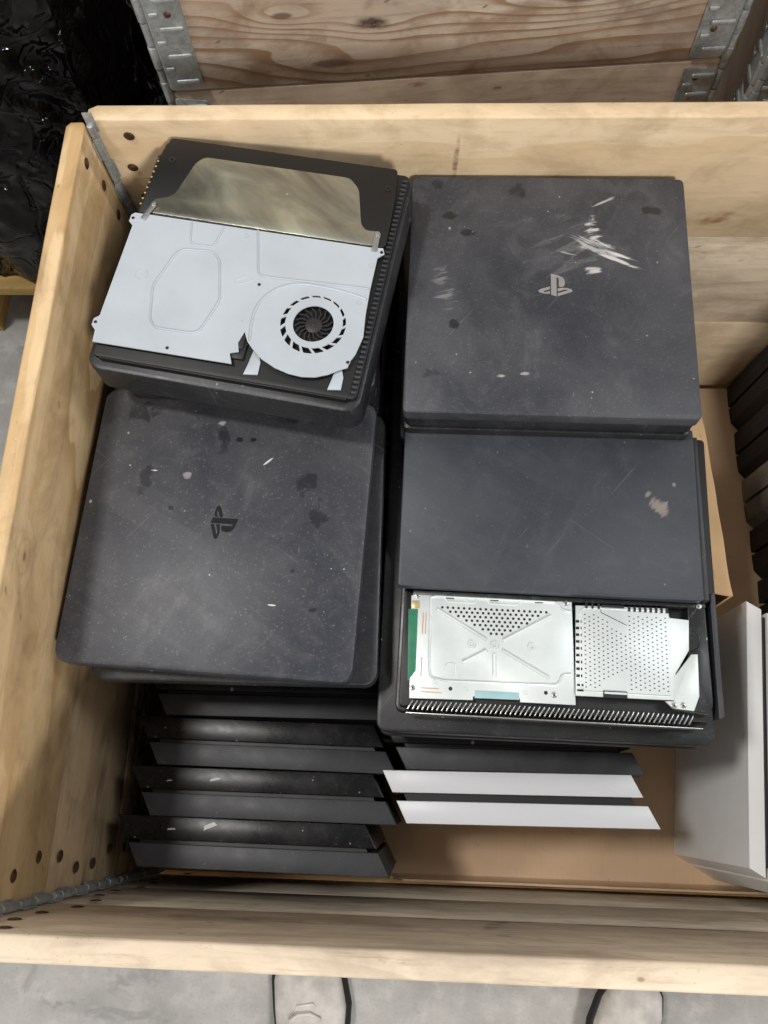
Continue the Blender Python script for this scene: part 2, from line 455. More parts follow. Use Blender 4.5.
DK = (0.015, 0.016, 0.018)
DUST = (0.085, 0.084, 0.085)
M['matte'] = plastic('matte_black_plastic', DK, DUST, 0.42, 0.25, 2.0)
M['matte_side'] = plastic('matte_black_side', (0.009, 0.009, 0.010), DUST, 0.38, 0.16, 9.0)
M['grey_matte'] = plastic('dark_grey_plastic', (0.026, 0.028, 0.032), (0.09, 0.09, 0.095), 0.5, 0.35, 3.0, speck=0.3)
M['gloss'] = plastic('gloss_black_plastic', (0.005, 0.005, 0.006), (0.045, 0.043, 0.040), 0.30, 0.18, 6.0, spec=0.28)
M['pitch'] = simple('black_inner_plastic', (0.006, 0.006, 0.006), 0.5, vary=0.1)
M['pro_cover'] = plastic('scuffed_cover_plastic', (0.032, 0.035, 0.043), (0.130, 0.126, 0.130), 0.42, 0.40, 1.3, spec=0.33,
    scuffs=[(0.050, 0.054, 0.055, 0.024, -0.42, 0.62, 1.0, 0.40), (0.072, 0.038, 0.050, 0.0040, -0.40, 0.9, 0.4, 0.30), (0.070, 0.046, 0.045, 0.0040, -0.36, 1.0, 0.4, 0.32), (0.046, 0.080, 0.020, 0.042, 0.10, 0.85, 1.0, 0.43), (0.044, 0.026, 0.022, 0.010, 0.1, 0.8, 1.0, 0.38), (-0.11, 0.0, 0.03, 0.06, 0.2, 0.25, 1.0, 0.46), (0.02, 0.06, 0.10, 0.08, 0.5, 0.12, 1.0, 0.44),
            (0.018, 0.047, 0.030, 0.0035, -0.25, 0.85, 0.5, 0.40), (0.058, 0.058, 0.034, 0.003, -0.55, 0.9, 0.5, 0.38),
            (0.060, 0.112, 0.030, 0.004, 0.5, 0.6, 0.6, 0.42), (-0.05, -0.100, 0.012, 0.006, 0, 0.6, 0.8, 0.38), (-0.025, -0.098, 0.010, 0.006, 0, 0.45, 0.8, 0.40),
            (-0.11, 0.06, 0.03, 0.02, 0.6, 0.3, 1.0, 0.55), (-0.10, 0.085, 0.02, 0.016, 0.6, 0.4, 1.0, 0.56), (-0.09, 0.115, 0.018, 0.03, 0.4, 0.35, 1.0, 0.56),
            (0.0, -0.06, 0.03, 0.02, 0.6, 0.3, 1.0, 0.58)],
    marks=[(-0.105, 0.092, 0.014, 0.009, 0, 0.8, 0.3), (-0.085, 0.070, 0.014, 0.009, 0, 0.8, 0.3), (-0.098, -0.042, 0.012, 0.010, 0, 0.8, 0.3),
           (0.11, 0.10, 0.016, 0.010, 0, 0.7, 0.3), (-0.03, 0.125, 0.02, 0.015, 0.3, 0.6, 0.3), (-0.12, 0.13, 0.02, 0.012, 0.3, 0.6, 0.3), (-0.12, -0.10, 0.02, 0.012, 0.3, 0.5, 0.4)])
M['slim_cover'] = plastic('speckled_cover_plastic', (0.032, 0.035, 0.044), (0.125, 0.118, 0.118), 0.44, 0.38, 4.7, spec=0.33, speck=1.3,
    scuffs=[(-0.043, 0.052, 0.008, 0.008, 0, 0.35, 1.0, 0.36), (-0.015, 0.112, 0.008, 0.006, 0, 0.45, 1.0, 0.36), (0.038, 0.072, 0.008, 0.0014, 0.75, 1.0, 0.4, 0.2),
            (-0.078, 0.055, 0.006, 0.0012, 0.0, 1.0, 0.4, 0.2), (0.060, -0.076, 0.006, 0.0012, 0.0, 1.0, 0.4, 0.2), (-0.045, -0.02, 0.012, 0.02, 0.2, 0.3, 1.0, 0.5)],
    marks=[(0.080, -0.043, 0.018, 0.006, -0.4, 0.9, 0.40), (0.092, -0.054, 0.014, 0.012, -0.4, 0.8, 0.52), (0.100, -0.078, 0.010, 0.006, 0.4, 0.9, 0.42),
           (-0.086, 0.045, 0.010, 0.032, -0.1, 0.65, 0.25), (0.080, 0.052, 0.016, 0.026, -0.2, 0.6, 0.30), (0.095, 0.02, 0.018, 0.026, 0.2, 0.6, 0.34),
           (0.006, 0.094, 0.006, 0.005, 0, 0.9, 0.2), (0.02, 0.095, 0.006, 0.004, 0, 0.9, 0.2), (-0.01, 0.09, 0.012, 0.03, 0, 0.5, 0.35),
           (-0.10, 0.12, 0.03, 0.02, 0, 0.6, 0.35), (-0.054, 0.016, 0.004, 0.004, 0, 0.8, 0.25), (0.06, 0.12, 0.04, 0.012, 0, 0.5, 0.35)])
M['half_cover'] = plastic('smooth_cover_plastic', (0.036, 0.040, 0.049), (0.100, 0.103, 0.112), 0.42, 0.26, 7.7, spec=0.33, speck=0.5, smear=0.6, scuff_col=(0.34, 0.28, 0.235),
    scuffs=[(0.105, 0.064, 0.015, 0.019, 0.8, 0.62, 0.8, 0.34), (0.095, 0.076, 0.010, 0.006, 0.8, 0.55, 0.8, 0.42), (0.12, 0.030, 0.014, 0.006, -0.5, 0.35, 0.8, 0.45),
            (-0.12, 0.045, 0.005, 0.03, 0.1, 0.3, 0.8, 0.5)])
M['white'] = plastic('white_plastic', (0.80, 0.81, 0.84), (0.72, 0.72, 0.73), 0.38, 0.2, 2.5, speck=0.1, smear=0.1, lightdust=(0.5, 0.5, 0.5))
M['white_dusty'] = plastic('dusty_white_plastic', (0.84, 0.84, 0.83), (0.74, 0.72, 0.68), 0.45, 0.6, 5.5, speck=0.1, smear=0.3, lightdust=(0.5, 0.5, 0.5))
M['sooty'] = plastic('sooty_black_plastic', (0.010, 0.0095, 0.009), (0.02, 0.019, 0.018), 0.6, 0.1, 8.3, spec=0.4, speck=0.3)  # near-black base with very little dust, for the right-hand row
M['marbled'] = plastic('grimy_marbled_plastic', (0.02, 0.02, 0.018), (0.26, 0.24, 0.20), 0.5, 1.3, 5.9, speck=0.6, smear=1.0)
M['logo_dark'] = simple('dark_gloss_mark', (0.008, 0.008, 0.009), 0.18, vary=0.05)
M['logo_silver'] = simple('silver_mark', (0.40, 0.38, 0.36), 0.35, 0.4, vary=0.1, scale=60)
M['mark_pale'] = simple('pale_mark', (0.55, 0.55, 0.55), 0.4, vary=0.1)
M['screw'] = simple('screw_steel', (0.5, 0.5, 0.48), 0.3, 0.8, vary=0.1)
M['rust'] = simple('rusty_rivet', (0.16, 0.085, 0.045), 0.55, 0.5, vary=0.3, scale=200)
M['green'] = simple('circuit_green', (0.03, 0.20, 0.11), 0.4, vary=0.15, scale=80)
M['gold'] = simple('gold_contact', (0.55, 0.45, 0.20), 0.35, 0.5, vary=0.1)
M['copper'] = simple('copper_trace', (0.62, 0.36, 0.24), 0.4, 0.3, vary=0.1)
M['cyan'] = simple('pale_cyan_sticker', (0.33, 0.53, 0.55), 0.5, vary=0.1)
M['fan'] = simple('fan_plastic', (0.030, 0.026, 0.027), 0.45, vary=0.2)
M['concrete'] = concrete_mat()
M['cardboard'] = cardboard_mat()
M['cardboard_b'] = cardboard_mat('cardboard_sheet', 4.0, (0.60, 0.40, 0.22))
M['zinc'] = zinc_mat()
M['sheet'] = steel_sheet_mat()
M['plate'] = white_plate_mat()
M['shield'] = shield_mat()
M['film'] = film_mat()
M['canvas'] = simple('pale_canvas', (0.66, 0.63, 0.59), 0.85, vary=0.16, scale=30, bump=0.6)
M['black_rubber'] = simple('black_rubber', (0.015, 0.015, 0.016), 0.55, vary=0.2)
M['thin_steel'] = M['screw']


# ------------------------------------------------------------------ mesh helpers
def obj(name, bm, mats, parent=None, loc=None, rot=None, smooth=35):
    me = bpy.data.meshes.new(name)
    bmesh.ops.recalc_face_normals(bm, faces=bm.faces)
    bm.to_mesh(me)
    bm.free()
    o = bpy.data.objects.new(name, me)
    C.objects.link(o)
    for m in (mats if isinstance(mats, (list, tuple)) else [mats]):
        me.materials.append(M[m] if isinstance(m, str) else m)
    if smooth:
        for f in me.polygons:
            f.use_smooth = True
        me.set_sharp_from_angle(angle=R(smooth))
    if parent: o.parent = parent
    if loc: o.location = loc
    if rot: o.rotation_euler = rot
    return o


def thing(name, label, cat, loc=(0, 0, 0), rot=(0, 0, 0), group=None):
    o = bpy.data.objects.new(name, None)
    o.empty_display_size = 0.05
    C.objects.link(o)
    o.location = loc
    o.rotation_euler = rot
    tag(o, label, cat, group)
    return o


def tag(o, label=None, cat=None, group=None, kind=None):
    if label: o['label'] = label
    if cat: o['category'] = cat
    if group: o['group'] = group
    if kind: o['kind'] = kind
    return o


def offset(pts, d):
    n = len(pts)
    out = []
    area = sum(pts[i][0] * pts[(i + 1) % n][1] - pts[(i + 1) % n][0] * pts[i][1] for i in range(n))
    s = 1 if area > 0 else -1
    for i in range(n):
        p0, p1, p2 = Vector(pts[i - 1]), Vector(pts[i]), Vector(pts[(i + 1) % n])
        e1 = (p1 - p0).normalized(); e2 = (p2 - p1).normalized()
        n1 = Vector((-e1.y, e1.x)) * s; n2 = Vector((-e2.y, e2.x)) * s
        b = n1 + n2
        l = b.length
        if l < 1e-6: b = n1
        else: b = b / l
        k = d / max(0.35, b.dot(n1))
        out.append((p1.x + b.x * k, p1.y + b.y * k))
    return out


def prism(bm, pts, z0, z1, bev=0.0, mi=0, M4=None, both=True):
    """closed prism over a 2-D outline with a small bevel round top (and bottom)"""
    if bev > 0:
        rings = [(offset(pts, bev), z0), (pts, z0 + bev)] if both else [(pts, z0)]
        rings += [(pts, z1 - bev), (offset(pts, bev * 0.3), z1 - bev * 0.3), (offset(pts, bev), z1)]
    else:
        rings = [(pts, z0), (pts, z1)]
    vs = []
    for ps, z in rings:
        r = []
        for x, y in ps:
            v = Vector((x, y, z))
            if M4: v = M4 @ v
            r.append(bm.verts.new(v))
        vs.append(r)
    n = len(pts)
    for a, b in zip(vs, vs[1:]):
        for i in range(n):
            f = bm.faces.new((a[i], a[(i + 1) % n], b[(i + 1) % n], b[i])); f.material_index = mi
    f = bm.faces.new(vs[0][::-1]); f.material_index = mi
    f = bm.faces.new(vs[-1]); f.material_index = mi


def plate_with_holes(bm, outline, holes, z0, z1, mi=0):
    loops = [outline] + holes
    for z in (z0, z1):
        es = []
        for L in loops:
            vs = [bm.verts.new((x, y, z)) for x, y in L]
            es += [bm.edges.new((vs[i], vs[(i + 1) % len(vs)])) for i in range(len(vs))]
        r = bmesh.ops.triangle_fill(bm, use_beauty=True, use_dissolve=False, edges=es)
        for g in r['geom']:
            if isinstance(g, bmesh.types.BMFace): g.material_index = mi
    for L in loops:
        n = len(L)
        a = [bm.verts.new((x, y, z0)) for x, y in L]; b = [bm.verts.new((x, y, z1)) for x, y in L]
        for i in range(n):
            bm.faces.new((a[i], a[(i + 1) % n], b[(i + 1) % n], b[i])).material_index = mi


def rrect(w, d, r, cx=0, cy=0, seg=5):
    pts = []
    for sx, sy, a0 in ((1, 1, 0), (-1, 1, 90), (-1, -1, 180), (1, -1, 270)):
        for k in range(seg + 1):
            a = R(a0 + 90 * k / seg)
            pts.append((cx + sx * (w / 2 - r) + r * math.cos(a), cy + sy * (d / 2 - r) + r * math.sin(a)))
    return pts


def box(bm, x0, x1, y0, y1, z0, z1, bev=0.0, mi=0, M4=None):
    prism(bm, [(x0, y0), (x1, y0), (x1, y1), (x0, y1)], z0, z1, bev, mi, M4)


def disc(bm, x, y, z, r, seg=12, mi=0, h=0.0, ry=None):
    pts = [(x + r * math.cos(2 * PI * i / seg), y + (ry or r) * math.sin(2 * PI * i / seg)) for i in range(seg)]
    if h:
        prism(bm, pts, z, z + h, h * 0.3, mi, both=False)
    else:
        f = bm.faces.new([bm.verts.new((a, b, z)) for a, b in pts]); f.material_index = mi


def ring(bm, x, y, z, r0, r1, h, seg=24, mi=0):
    vs = []
    for r, zz in ((r0, z), (r0, z + h), (r1, z + h), (r1, z)):
        vs.append([bm.verts.new((x + r * math.cos(2 * PI * i / seg), y + r * math.sin(2 * PI * i / seg), zz)) for i in range(seg)])
    for k in range(4):
        a, b = vs[k], vs[(k + 1) % 4]
        for i in range(seg):
            f = bm.faces.new((a[i], a[(i + 1) % seg], b[(i + 1) % seg], b[i])); f.material_index = mi


def ridge(bm, pts, w, h, z, closed=False, mi=0):
    """a raised bead pressed along a polyline"""
    n = len(pts)
    P = [Vector(p) for p in pts]
    prof = [(-w / 2, -h * .3), (-w / 4, h * .8), (0, h), (w / 4, h * .8), (w / 2, -h * .3)]
    rows = []
    for i in range(n):
        if closed:
            d = (P[(i + 1) % n] - P[i]).normalized() + (P[i] - P[i - 1]).normalized()
        else:
            d = (P[min(i + 1, n - 1)] - P[max(i - 1, 0)])
        d.normalize()
        nn = Vector((-d.y, d.x))
        rows.append([bm.verts.new((P[i].x + nn.x * a, P[i].y + nn.y * a, z + b)) for a, b in prof])
    for i in range(n if closed else n - 1):
        a, b = rows[i], rows[(i + 1) % n]
        for k in range(4):
            f = bm.faces.new((a[k], a[k + 1], b[k + 1], b[k])); f.material_index = mi
    if not closed:
        bm.faces.new(rows[0][::-1]).material_index = mi
        bm.faces.new(rows[-1]).material_index = mi


def smooth_poly(pts, r=0.003, seg=3, closed=True):
    """round the corners of an outline"""
    out = []
    n = len(pts)
    for i in range(n):
        p = Vector(pts[i])
        if not closed and i in (0, n - 1):
            out.append(tuple(p)); continue
        a = Vector(pts[i - 1]); b = Vector(pts[(i + 1) % n])
        la, lb = (a - p).length, (b - p).length
        q = min(r, la * .45, lb * .45)
        s = p + (a - p) * q / la; e = p + (b - p) * q / lb
        for k in range(seg + 1):
            t = k / seg
            out.append(tuple(s * (1 - t) ** 2 + p * 2 * t * (1 - t) + e * t * t))
    return out


def mm(L):
    return [(x / 1000, y / 1000) for x, y in L]


def cyl(bm, p0, p1, r, seg=10, mi=0):
    p0 = Vector(p0); p1 = Vector(p1)
    q = (p1 - p0).to_track_quat('Z', 'Y').to_matrix().to_4x4()
    pts = [(r * math.cos(2 * PI * i / seg), r * math.sin(2 * PI * i / seg)) for i in range(seg)]
    prism(bm, pts, 0, (p1 - p0).length, r * 0.15, mi, Matrix.Translation(p0) @ q)


def dome(bm, c, axis, r, h, seg=12, mi=0):
    q = Vector(axis).to_track_quat('Z', 'Y').to_matrix().to_4x4()
    T = Matrix.Translation(Vector(c)) @ q
    rows = []
    for t in (0, .35, .7, .92):
        rr = r * math.cos(t * PI / 2) if t else r
        zz = h * math.sin(t * PI / 2)
        rows.append([bm.verts.new(T @ Vector((rr * math.cos(2 * PI * i / seg), rr * math.sin(2 * PI * i / seg), zz))) for i in range(seg)])
    for a, b in zip(rows, rows[1:]):
        for i in range(seg):
            bm.faces.new((a[i], a[(i + 1) % seg], b[(i + 1) % seg], b[i])).material_index = mi
    bm.faces.new(rows[-1]).material_index = mi


# the emblem pressed into the covers: an upright letter P on a lying letter S, outlines in a 24-unit square
def bez(pts, n=7):
    out = []
    p0, p1, p2, p3 = [Vector(p) for p in pts]
    for k in range(1, n + 1):
        t = k / n
        out.append(tuple(p0 * (1 - t) ** 3 + p1 * 3 * t * (1 - t) ** 2 + p2 * 3 * t * t * (1 - t) + p3 * t ** 3))
    return out


def emblem_paths():
    def run(start, cmds):
        cur = start; pts = [start]
        for c in cmds:
            if len(c) == 2:
                cur = (cur[0] + c[0], cur[1] + c[1]); pts.append(cur)
            else:
                a = [(cur[0] + c[i], cur[1] + c[i + 1]) for i in (0, 2, 4)]
                pts += bez([cur] + a); cur = a[-1]
        return pts
    P = run((8.985, 2.596), [(0, 17.548), (3.915, 1.261), (0, -14.717), (0, -.69, .304, -1.151, .794, -.991), (.636, .181, .76, .814, .76, 1.505),
                             (0, 5.876), (2.441, 1.193, 4.362, -.002, 4.362, -3.153), (0, -3.237, -1.126, -4.675, -4.438, -5.827),
                             (-1.307, -.448, -3.728, -1.186, -5.391, -1.502)])
    Rr = run((13.641, 18.838), [(6.296, -2.275), (.715, -.258, .826, -.625, .246, -.818), (-.586, -.192, -1.637, -.139, -2.357, .123), (-4.205, 1.499),
                                (0, -2.385), (.24, -.085), (.3, -.1, 1.2, -.42, 2.913, -.615), (1.696, -.18, 3.785, .029, 5.437, .661),
                                (1.848, .601, 2.041, 1.472, 1.576, 2.072), (-.465, .6, -1.622, 1.036, -1.622, 1.036), (-8.544, 3.107), (0, -2.297)])
    Lf = run((1.808, 18.6), [(-1.9, -.545, -2.214, -1.668, -1.352, -2.321), (.801, -.585, 2.159, -1.051, 2.159, -1.051), (5.616, -2.013), (0, 2.313),
                             (-4.026, 1.472), (-.705, .271, -.825, .632, -.239, .826), (.586, .195, 1.637, .15, 2.343, -.12), (1.938, -.703), (0, 2.074),
                             (-.12, .03, -.256, .044, -.39, .073), (-1.939, .33, -3.995, .196, -6.038, -.479)])
    out = []
    for L in (P, Rr, Lf):
        L = [((x - 12) / 24, (12 - y) / 24) for x, y in L]
        cl = []
        for p in L:
            if not cl or (Vector(p) - Vector(cl[-1])).length > 1e-4: cl.append(p)
        if (Vector(cl[0]) - Vector(cl[-1])).length < 1e-4: cl.pop()
        out.append(cl)
    return out


def emblem(size, cx, cy, z, ang, mat, parent, h=0.0003):
    bm = bmesh.new()
    ca, sa = math.cos(ang), math.sin(ang)
    for L in emblem_paths():
        q = [(cx + size * (x * ca - y * sa), cy + size * (x * sa + y * ca)) for x, y in L]
        prism(bm, q, z, z + h, 0)
    return obj('emblem', bm, mat, parent, smooth=0)


# ------------------------------------------------------------------ setting: warehouse floor
GZ = -0.735
bm = bmesh.new()
f = bm.faces.new([bm.verts.new(v) for v in ((-40, -40, 0), (40, -40, 0), (40, 40, 0), (-40, 40, 0))])
tag(obj('concrete_floor', bm, 'concrete', loc=(0, 0, GZ), smooth=0), kind='structure')

# ------------------------------------------------------------------ crate: three wooden collars stacked on a pallet
W, D, H, T = 1.16, 0.76, 0.195, 0.02


def board(name, L, mat, parent, loc, rotz, seed, h=H - 0.0022, t=T):
    """x along the length, z up, y thickness; slightly uneven long edges"""
    bm = bmesh.new()
    N = 120
    rnd = random.Random(seed)
    prof = [(0, 0), (0, 1)]
    b = 0.0024
    rows = []
    for i in range(N + 1):
        x = L * i / N
        e = 0.0009 * (noise.noise(Vector((x * 6, seed, 0)))) * 2
        e2 = 0.0016 * max(0, noise.noise(Vector((x * 23, seed, 3)))) + 0.001 * noise.noise(Vector((x * 6, seed, 5)))
        sec = [(0, b), (b * .3, b * .3), (b, 0), (t - b, 0), (t - b * .3, b * .3), (t, b), (t, h - b), (t - b * .3, h - b * .3 + e), (t - b, h + e), (b, h + e + e2 * .5),
               (b * .3 + abs(e2), h - b * .3 + e), (0, h - b)]
        endk = b if i in (0, N) else 0
        cy, cz = t / 2, h / 2
        rows.append([bm.verts.new((x, cy + (yy - cy) * (1 - endk * 2 / t), cz + (zz - cz) * (1 - endk * 2 / h))) for yy, zz in sec])
    for a, c in zip(rows, rows[1:]):
        for k in range(12):
            bm.faces.new((a[k], a[(k + 1) % 12], c[(k + 1) % 12], c[k]))
    bm.faces.new(rows[0][::-1]); bm.faces.new(rows[-1])
    return obj(name, bm, mat, parent, loc, (0, 0, rotz), smooth=50)


def corner_hinge(parent, cx, cy, sx, sy, z0, seed):
    """folding corner hinge seen from inside the collar: knuckled tube with a narrow leaf on either board"""
    rnd = random.Random(seed)
    bm = bmesh.new()
    z = 0.006
    k = 0
    while z < H - 0.01:
        l = 0.034
        r = 0.0040 if k % 2 else 0.0043
        cyl(bm, (sx * 0.0045, sy * 0.0045, z), (sx * 0.0045, sy * 0.0045, min(H - 0.004, z + l - 0.002)), r, 10)
        # tongue of the leaf curling off the tube
        if k % 2:
            box(bm, min(0, sx * 0.010), max(0, sx * 0.010), min(sy * .0005, sy * 0.0016), max(sy * .0005, sy * 0.0016), z + .002, z + l - .006, 0.0004)
        else:
            box(bm, min(sx * .0005, sx * 0.0016), max(sx * .0005, sx * 0.0016), min(0, sy * 0.010), max(0, sy * 0.010), z + .002, z + l - .006, 0.0004)
        z += l
        k += 1
    h = obj('hinge', bm, 'zinc', parent, (cx, cy, 0))
    # rivet heads, worn rusty and set into the wood of both boards
    offs = [0.036, 0.024, 0.026]
    for i, zz in enumerate((H - 0.025, H - 0.072, H - 0.120, H - 0.168)):
        o1 = (0.040, 0.026, 0.027, 0.042)[i] + rnd.uniform(-.002, .002)
        bm = bmesh.new()
        dome(bm, (sx * o1, 0, zz), (0, sy, 0), 0.0060, 0.0012)
        ringv = obj('rivet', bm, 'rust', h)
        bm = bmesh.new()
        dome(bm, (0, sy * o1, zz + .004), (sx, 0, 0), 0.0060, 0.0012)
        obj('rivet', bm, 'rust', h)
    return h


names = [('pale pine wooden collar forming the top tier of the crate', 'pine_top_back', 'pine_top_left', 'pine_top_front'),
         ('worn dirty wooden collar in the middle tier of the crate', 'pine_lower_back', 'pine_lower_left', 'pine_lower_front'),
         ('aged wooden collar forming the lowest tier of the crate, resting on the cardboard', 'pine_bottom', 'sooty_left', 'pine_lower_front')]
for i, (lab, mb, ml, mf) in enumerate(names):
    z0 = -H * (i + 1)
    jx = (0, 0.0015, -0.001)[i]
    rc = (0, 0.0024, 0.0026)[i]
    t = thing('wooden_collar', lab, 'crate collar', (0, 0, z0), group='stacked wooden collars of the crate')
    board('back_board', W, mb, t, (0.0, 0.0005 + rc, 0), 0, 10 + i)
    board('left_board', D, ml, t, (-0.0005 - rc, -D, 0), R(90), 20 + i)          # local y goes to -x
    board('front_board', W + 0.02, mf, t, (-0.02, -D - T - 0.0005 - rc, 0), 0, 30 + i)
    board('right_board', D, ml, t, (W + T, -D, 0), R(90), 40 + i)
    corner_hinge(t, 0, 0, 1, -1, z0, 1 + i)
    corner_hinge(t, 0, -D, 1, 1, z0, 11 + i)
    corner_hinge(t, W, 0, -1, -1, z0, 21 + i)
    corner_hinge(t, W, -D, -1, 1, z0, 31 + i)

FZ = -3 * H   # crate floor


def pallet(name, label, x0, x1, y0, y1, ztop, mats=('pallet_wood',), rotz=0.0):
    t = thing(name, label, 'pallet', ((x0 + x1) / 2, (y0 + y1) / 2, GZ), (0, 0, rotz), group='wooden pallets on the floor')
    w, d = x1 - x0, y1 - y0
    hh = ztop - GZ
    n = 7
    for k in range(n):
        bm = bmesh.new()
        bw = d / n * 0.86
        yc = -d / 2 + d * (k + .5) / n
        box(bm, -w / 2, w / 2, yc - bw / 2, yc + bw / 2, hh - 0.022, hh, 0.002)
        obj('deck_board', bm, mats[k % len(mats)], t)
    for xx in (-w / 2 + .07, 0, w / 2 - .07):
        for yy in (-d / 2 + .05, 0, d / 2 - .05):
            bm = bmesh.new()
            box(bm, xx - .07, xx + .07, yy - .05, yy + .05, 0.022, hh - 0.0225, 0.002)
            obj('block', bm, mats[-1], t)
        bm = bmesh.new()
        box(bm, xx - .07, xx + .07, -d / 2, d / 2, 0.0, 0.0215, 0.002)
        obj('skid', bm, mats[0], t)
    return t


pallet('pallet', 'wooden pallet under the crate of game consoles', -0.02, W + 0.02, -D - 0.015, 0.02, FZ - 0.006)

# cardboard liner on the crate floor with a low torn lip against the front board
bm = bmesh.new()
NX = 90
rows = []
for i in range(NX + 1):
    x = 0.004 + (W - 0.008) * i / NX
    lip = 0.044 + 0.008 * noise.noise(Vector((x * 9, 1, 0))) + 0.003 * noise.noise(Vector((x * 30, 5, 0)))
    if x < 0.33: lip *= 0.2
    prof = [(-0.004, 0.0), (-D * .5, 0.0), (-D + 0.030, 0.0), (-D + 0.010, 0.003), (-D + 0.004, 0.010), (-D + 0.003, lip)]
    th = 0.003
    up_ = [bm.verts.new((x, y, z + th)) for y, z in prof[:-2]] + [bm.verts.new((x, prof[-2][0] + th, prof[-2][1] + th)), bm.verts.new((x, prof[-1][0] + th * .9, prof[-1][1]))]
    lo_ = [bm.verts.new((x, y, z)) for y, z in prof]
    rows.append(up_ + lo_[::-1])
for a, b in zip(rows, rows[1:]):
    for k in range(len(a)):
        bm.faces.new((a[k], a[(k + 1) % len(a)], b[(k + 1) % len(a)], b[k]))
bm.faces.new(rows[0]); bm.faces.new(rows[-1][::-1])
tag(obj('cardboard_liner', bm, 'cardboard', loc=(0, 0, FZ + 0.0005)), 'brown cardboard liner with wavy front edge on the crate floor', 'cardboard')

# upright cardboard sheet between the right-hand stack and the black row
t0 = Vector((0.677, -0.165)); t1 = Vector((0.700, -0.430))
bm = bmesh.new()
rows = []
for i in range(25):
    s = i / 24
    p = t0.lerp(t1, s)
    wv = 0.002 * math.sin(s * 5.0)
    zt = -0.25 - FZ + 0.004 * noise.noise(Vector((s * 6, 2, 0)))
    rows.append([bm.verts.new((p.x + wv + a, p.y, b)) for a, b in ((0, 0.004), (0, zt * .5), (0, zt - .004), (-0.017, zt + 0.006), (-0.034, zt + 0.022), (-0.034, zt + 0.026), (-0.016, zt + 0.010), (0.003, zt), (0.004, zt * .5), (0.004, 0.004))])
for a, b in zip(rows, rows[1:]):
    for k in range(10):
        bm.faces.new((a[k], a[(k + 1) % 10], b[(k + 1) % 10], b[k]))
bm.faces.new(rows[0]); bm.faces.new(rows[-1][::-1])
tag(obj('cardboard_sheet', bm, 'cardboard_b', loc=(0, 0, FZ)), 'light brown cardboard sheet with bent flap beside the right stack of consoles', 'cardboard')


# ------------------------------------------------------------------ game consoles
def layered_console(label, w, d, loc, rotz, cover='matte', side='matte_side', r=0.007, h=0.055, tilt=(0, 0), name='game_console', group='flat consoles piled in stacks', ncap=3):
    """three stacked slabs with dark grooves between"""
    t = thing(name, label, 'game console', loc, (tilt[0], tilt[1], rotz), group)
    g = 0.0030
    s = (h - 2 * g) / 3
    k = 0
    for nm, dx, mt in (('bottom_slab', 0.0, side), ('middle_slab', -0.0015, side), ('top_slab', 0.0, cover)):
        bm = bmesh.new()
        prism(bm, rrect(w + 2 * dx, d + 2 * dx, r), k * (s + g), k * (s + g) + s, 0.0016)
        obj(nm, bm, mt, t)
        k += 1
    bm = bmesh.new()
    prism(bm, rrect(w - 0.016, d - 0.016, r), 0.002, h - 0.003, 0)
    obj('core', bm, 'pitch', t)
    return t


def slim_console(label, w, d, loc, rotz, cover='matte', side='matte_side', h=0.039, r=0.0145, group='flat consoles piled in stacks', tilt=(0, 0)):
    t = thing('slim_game_console', label, 'game console', loc, (tilt[0], tilt[1], rotz), group)
    bm = bmesh.new()
    prism(bm, rrect(w - .004, d - .004, r - .002, seg=8), 0, h * .46, 0.003)
    obj('lower_shell', bm, side, t)
    bm = bmesh.new()
    prism(bm, rrect(w, d, r, seg=8), h * .50, h, 0.0028)
    obj('upper_shell', bm, cover, t)
    bm = bmesh.new()
    prism(bm, rrect(w - .012, d - .012, r - .004, seg=8), 0.002, h - .004, 0)
    obj('core', bm, 'pitch', t)
    return t


def upright_console(label, p0, ang, L=0.282, th=0.053, skew=0.028, top=-0.31, base=FZ + 0.004, mats=('gloss', 'matte_side'), tilt=0.0,
                    group='consoles standing on edge', marks=(), flip=1, split=0.50):
    """stands on edge: parallelogram section of two halves with a groove, extruded upwards. local x along the length, -y across the thickness"""
    t = thing('upright_game_console', label, 'game console', (p0[0], p0[1], base), (0, tilt, ang), group)
    h = top - base
    g = 0.0085 if mats[0] == 'white' else 0.004
    a = th * split - g / 2
    k = skew / th

    def para(y0, y1, inset=0.0):
        return [(y0 * k + inset, -y0), (L - (skew - 0) + y0 * k - inset + skew * 0, -y0), (L - skew + y1 * k - inset, -y1), (y1 * k + inset, -y1)]
    for nm, y0, y1, mt in (('upper_shell', 0, a, mats[0]), ('lower_shell', a + g, th, mats[1])):
        bm = bmesh.new()
        prism(bm, para(y0, y1)[::-1], 0, h, 0.0013)
        obj(nm, bm, mt, t)
    bm = bmesh.new()
    prism(bm, para(a - 0.002, a + g + 0.002, 0.012)[::-1], 0.004, h - 0.006, 0)
    obj('core', bm, 'pitch', t)
    for (mx, my, mw, mh, ma) in marks:
        bm = bmesh.new()
        T4 = Matrix.Translation((mx, my, h)) @ Matrix.Rotation(ma, 4, 'Z')
        prism(bm, [(-mw / 2, -mh / 2), (mw / 2, -mh * .2), (mw * .3, mh / 2), (-mw * .4, mh * .3)], 0.0001, 0.0004, 0, M4=T4)
        obj('scuff_mark', bm, 'mark_pale', t)
    return t


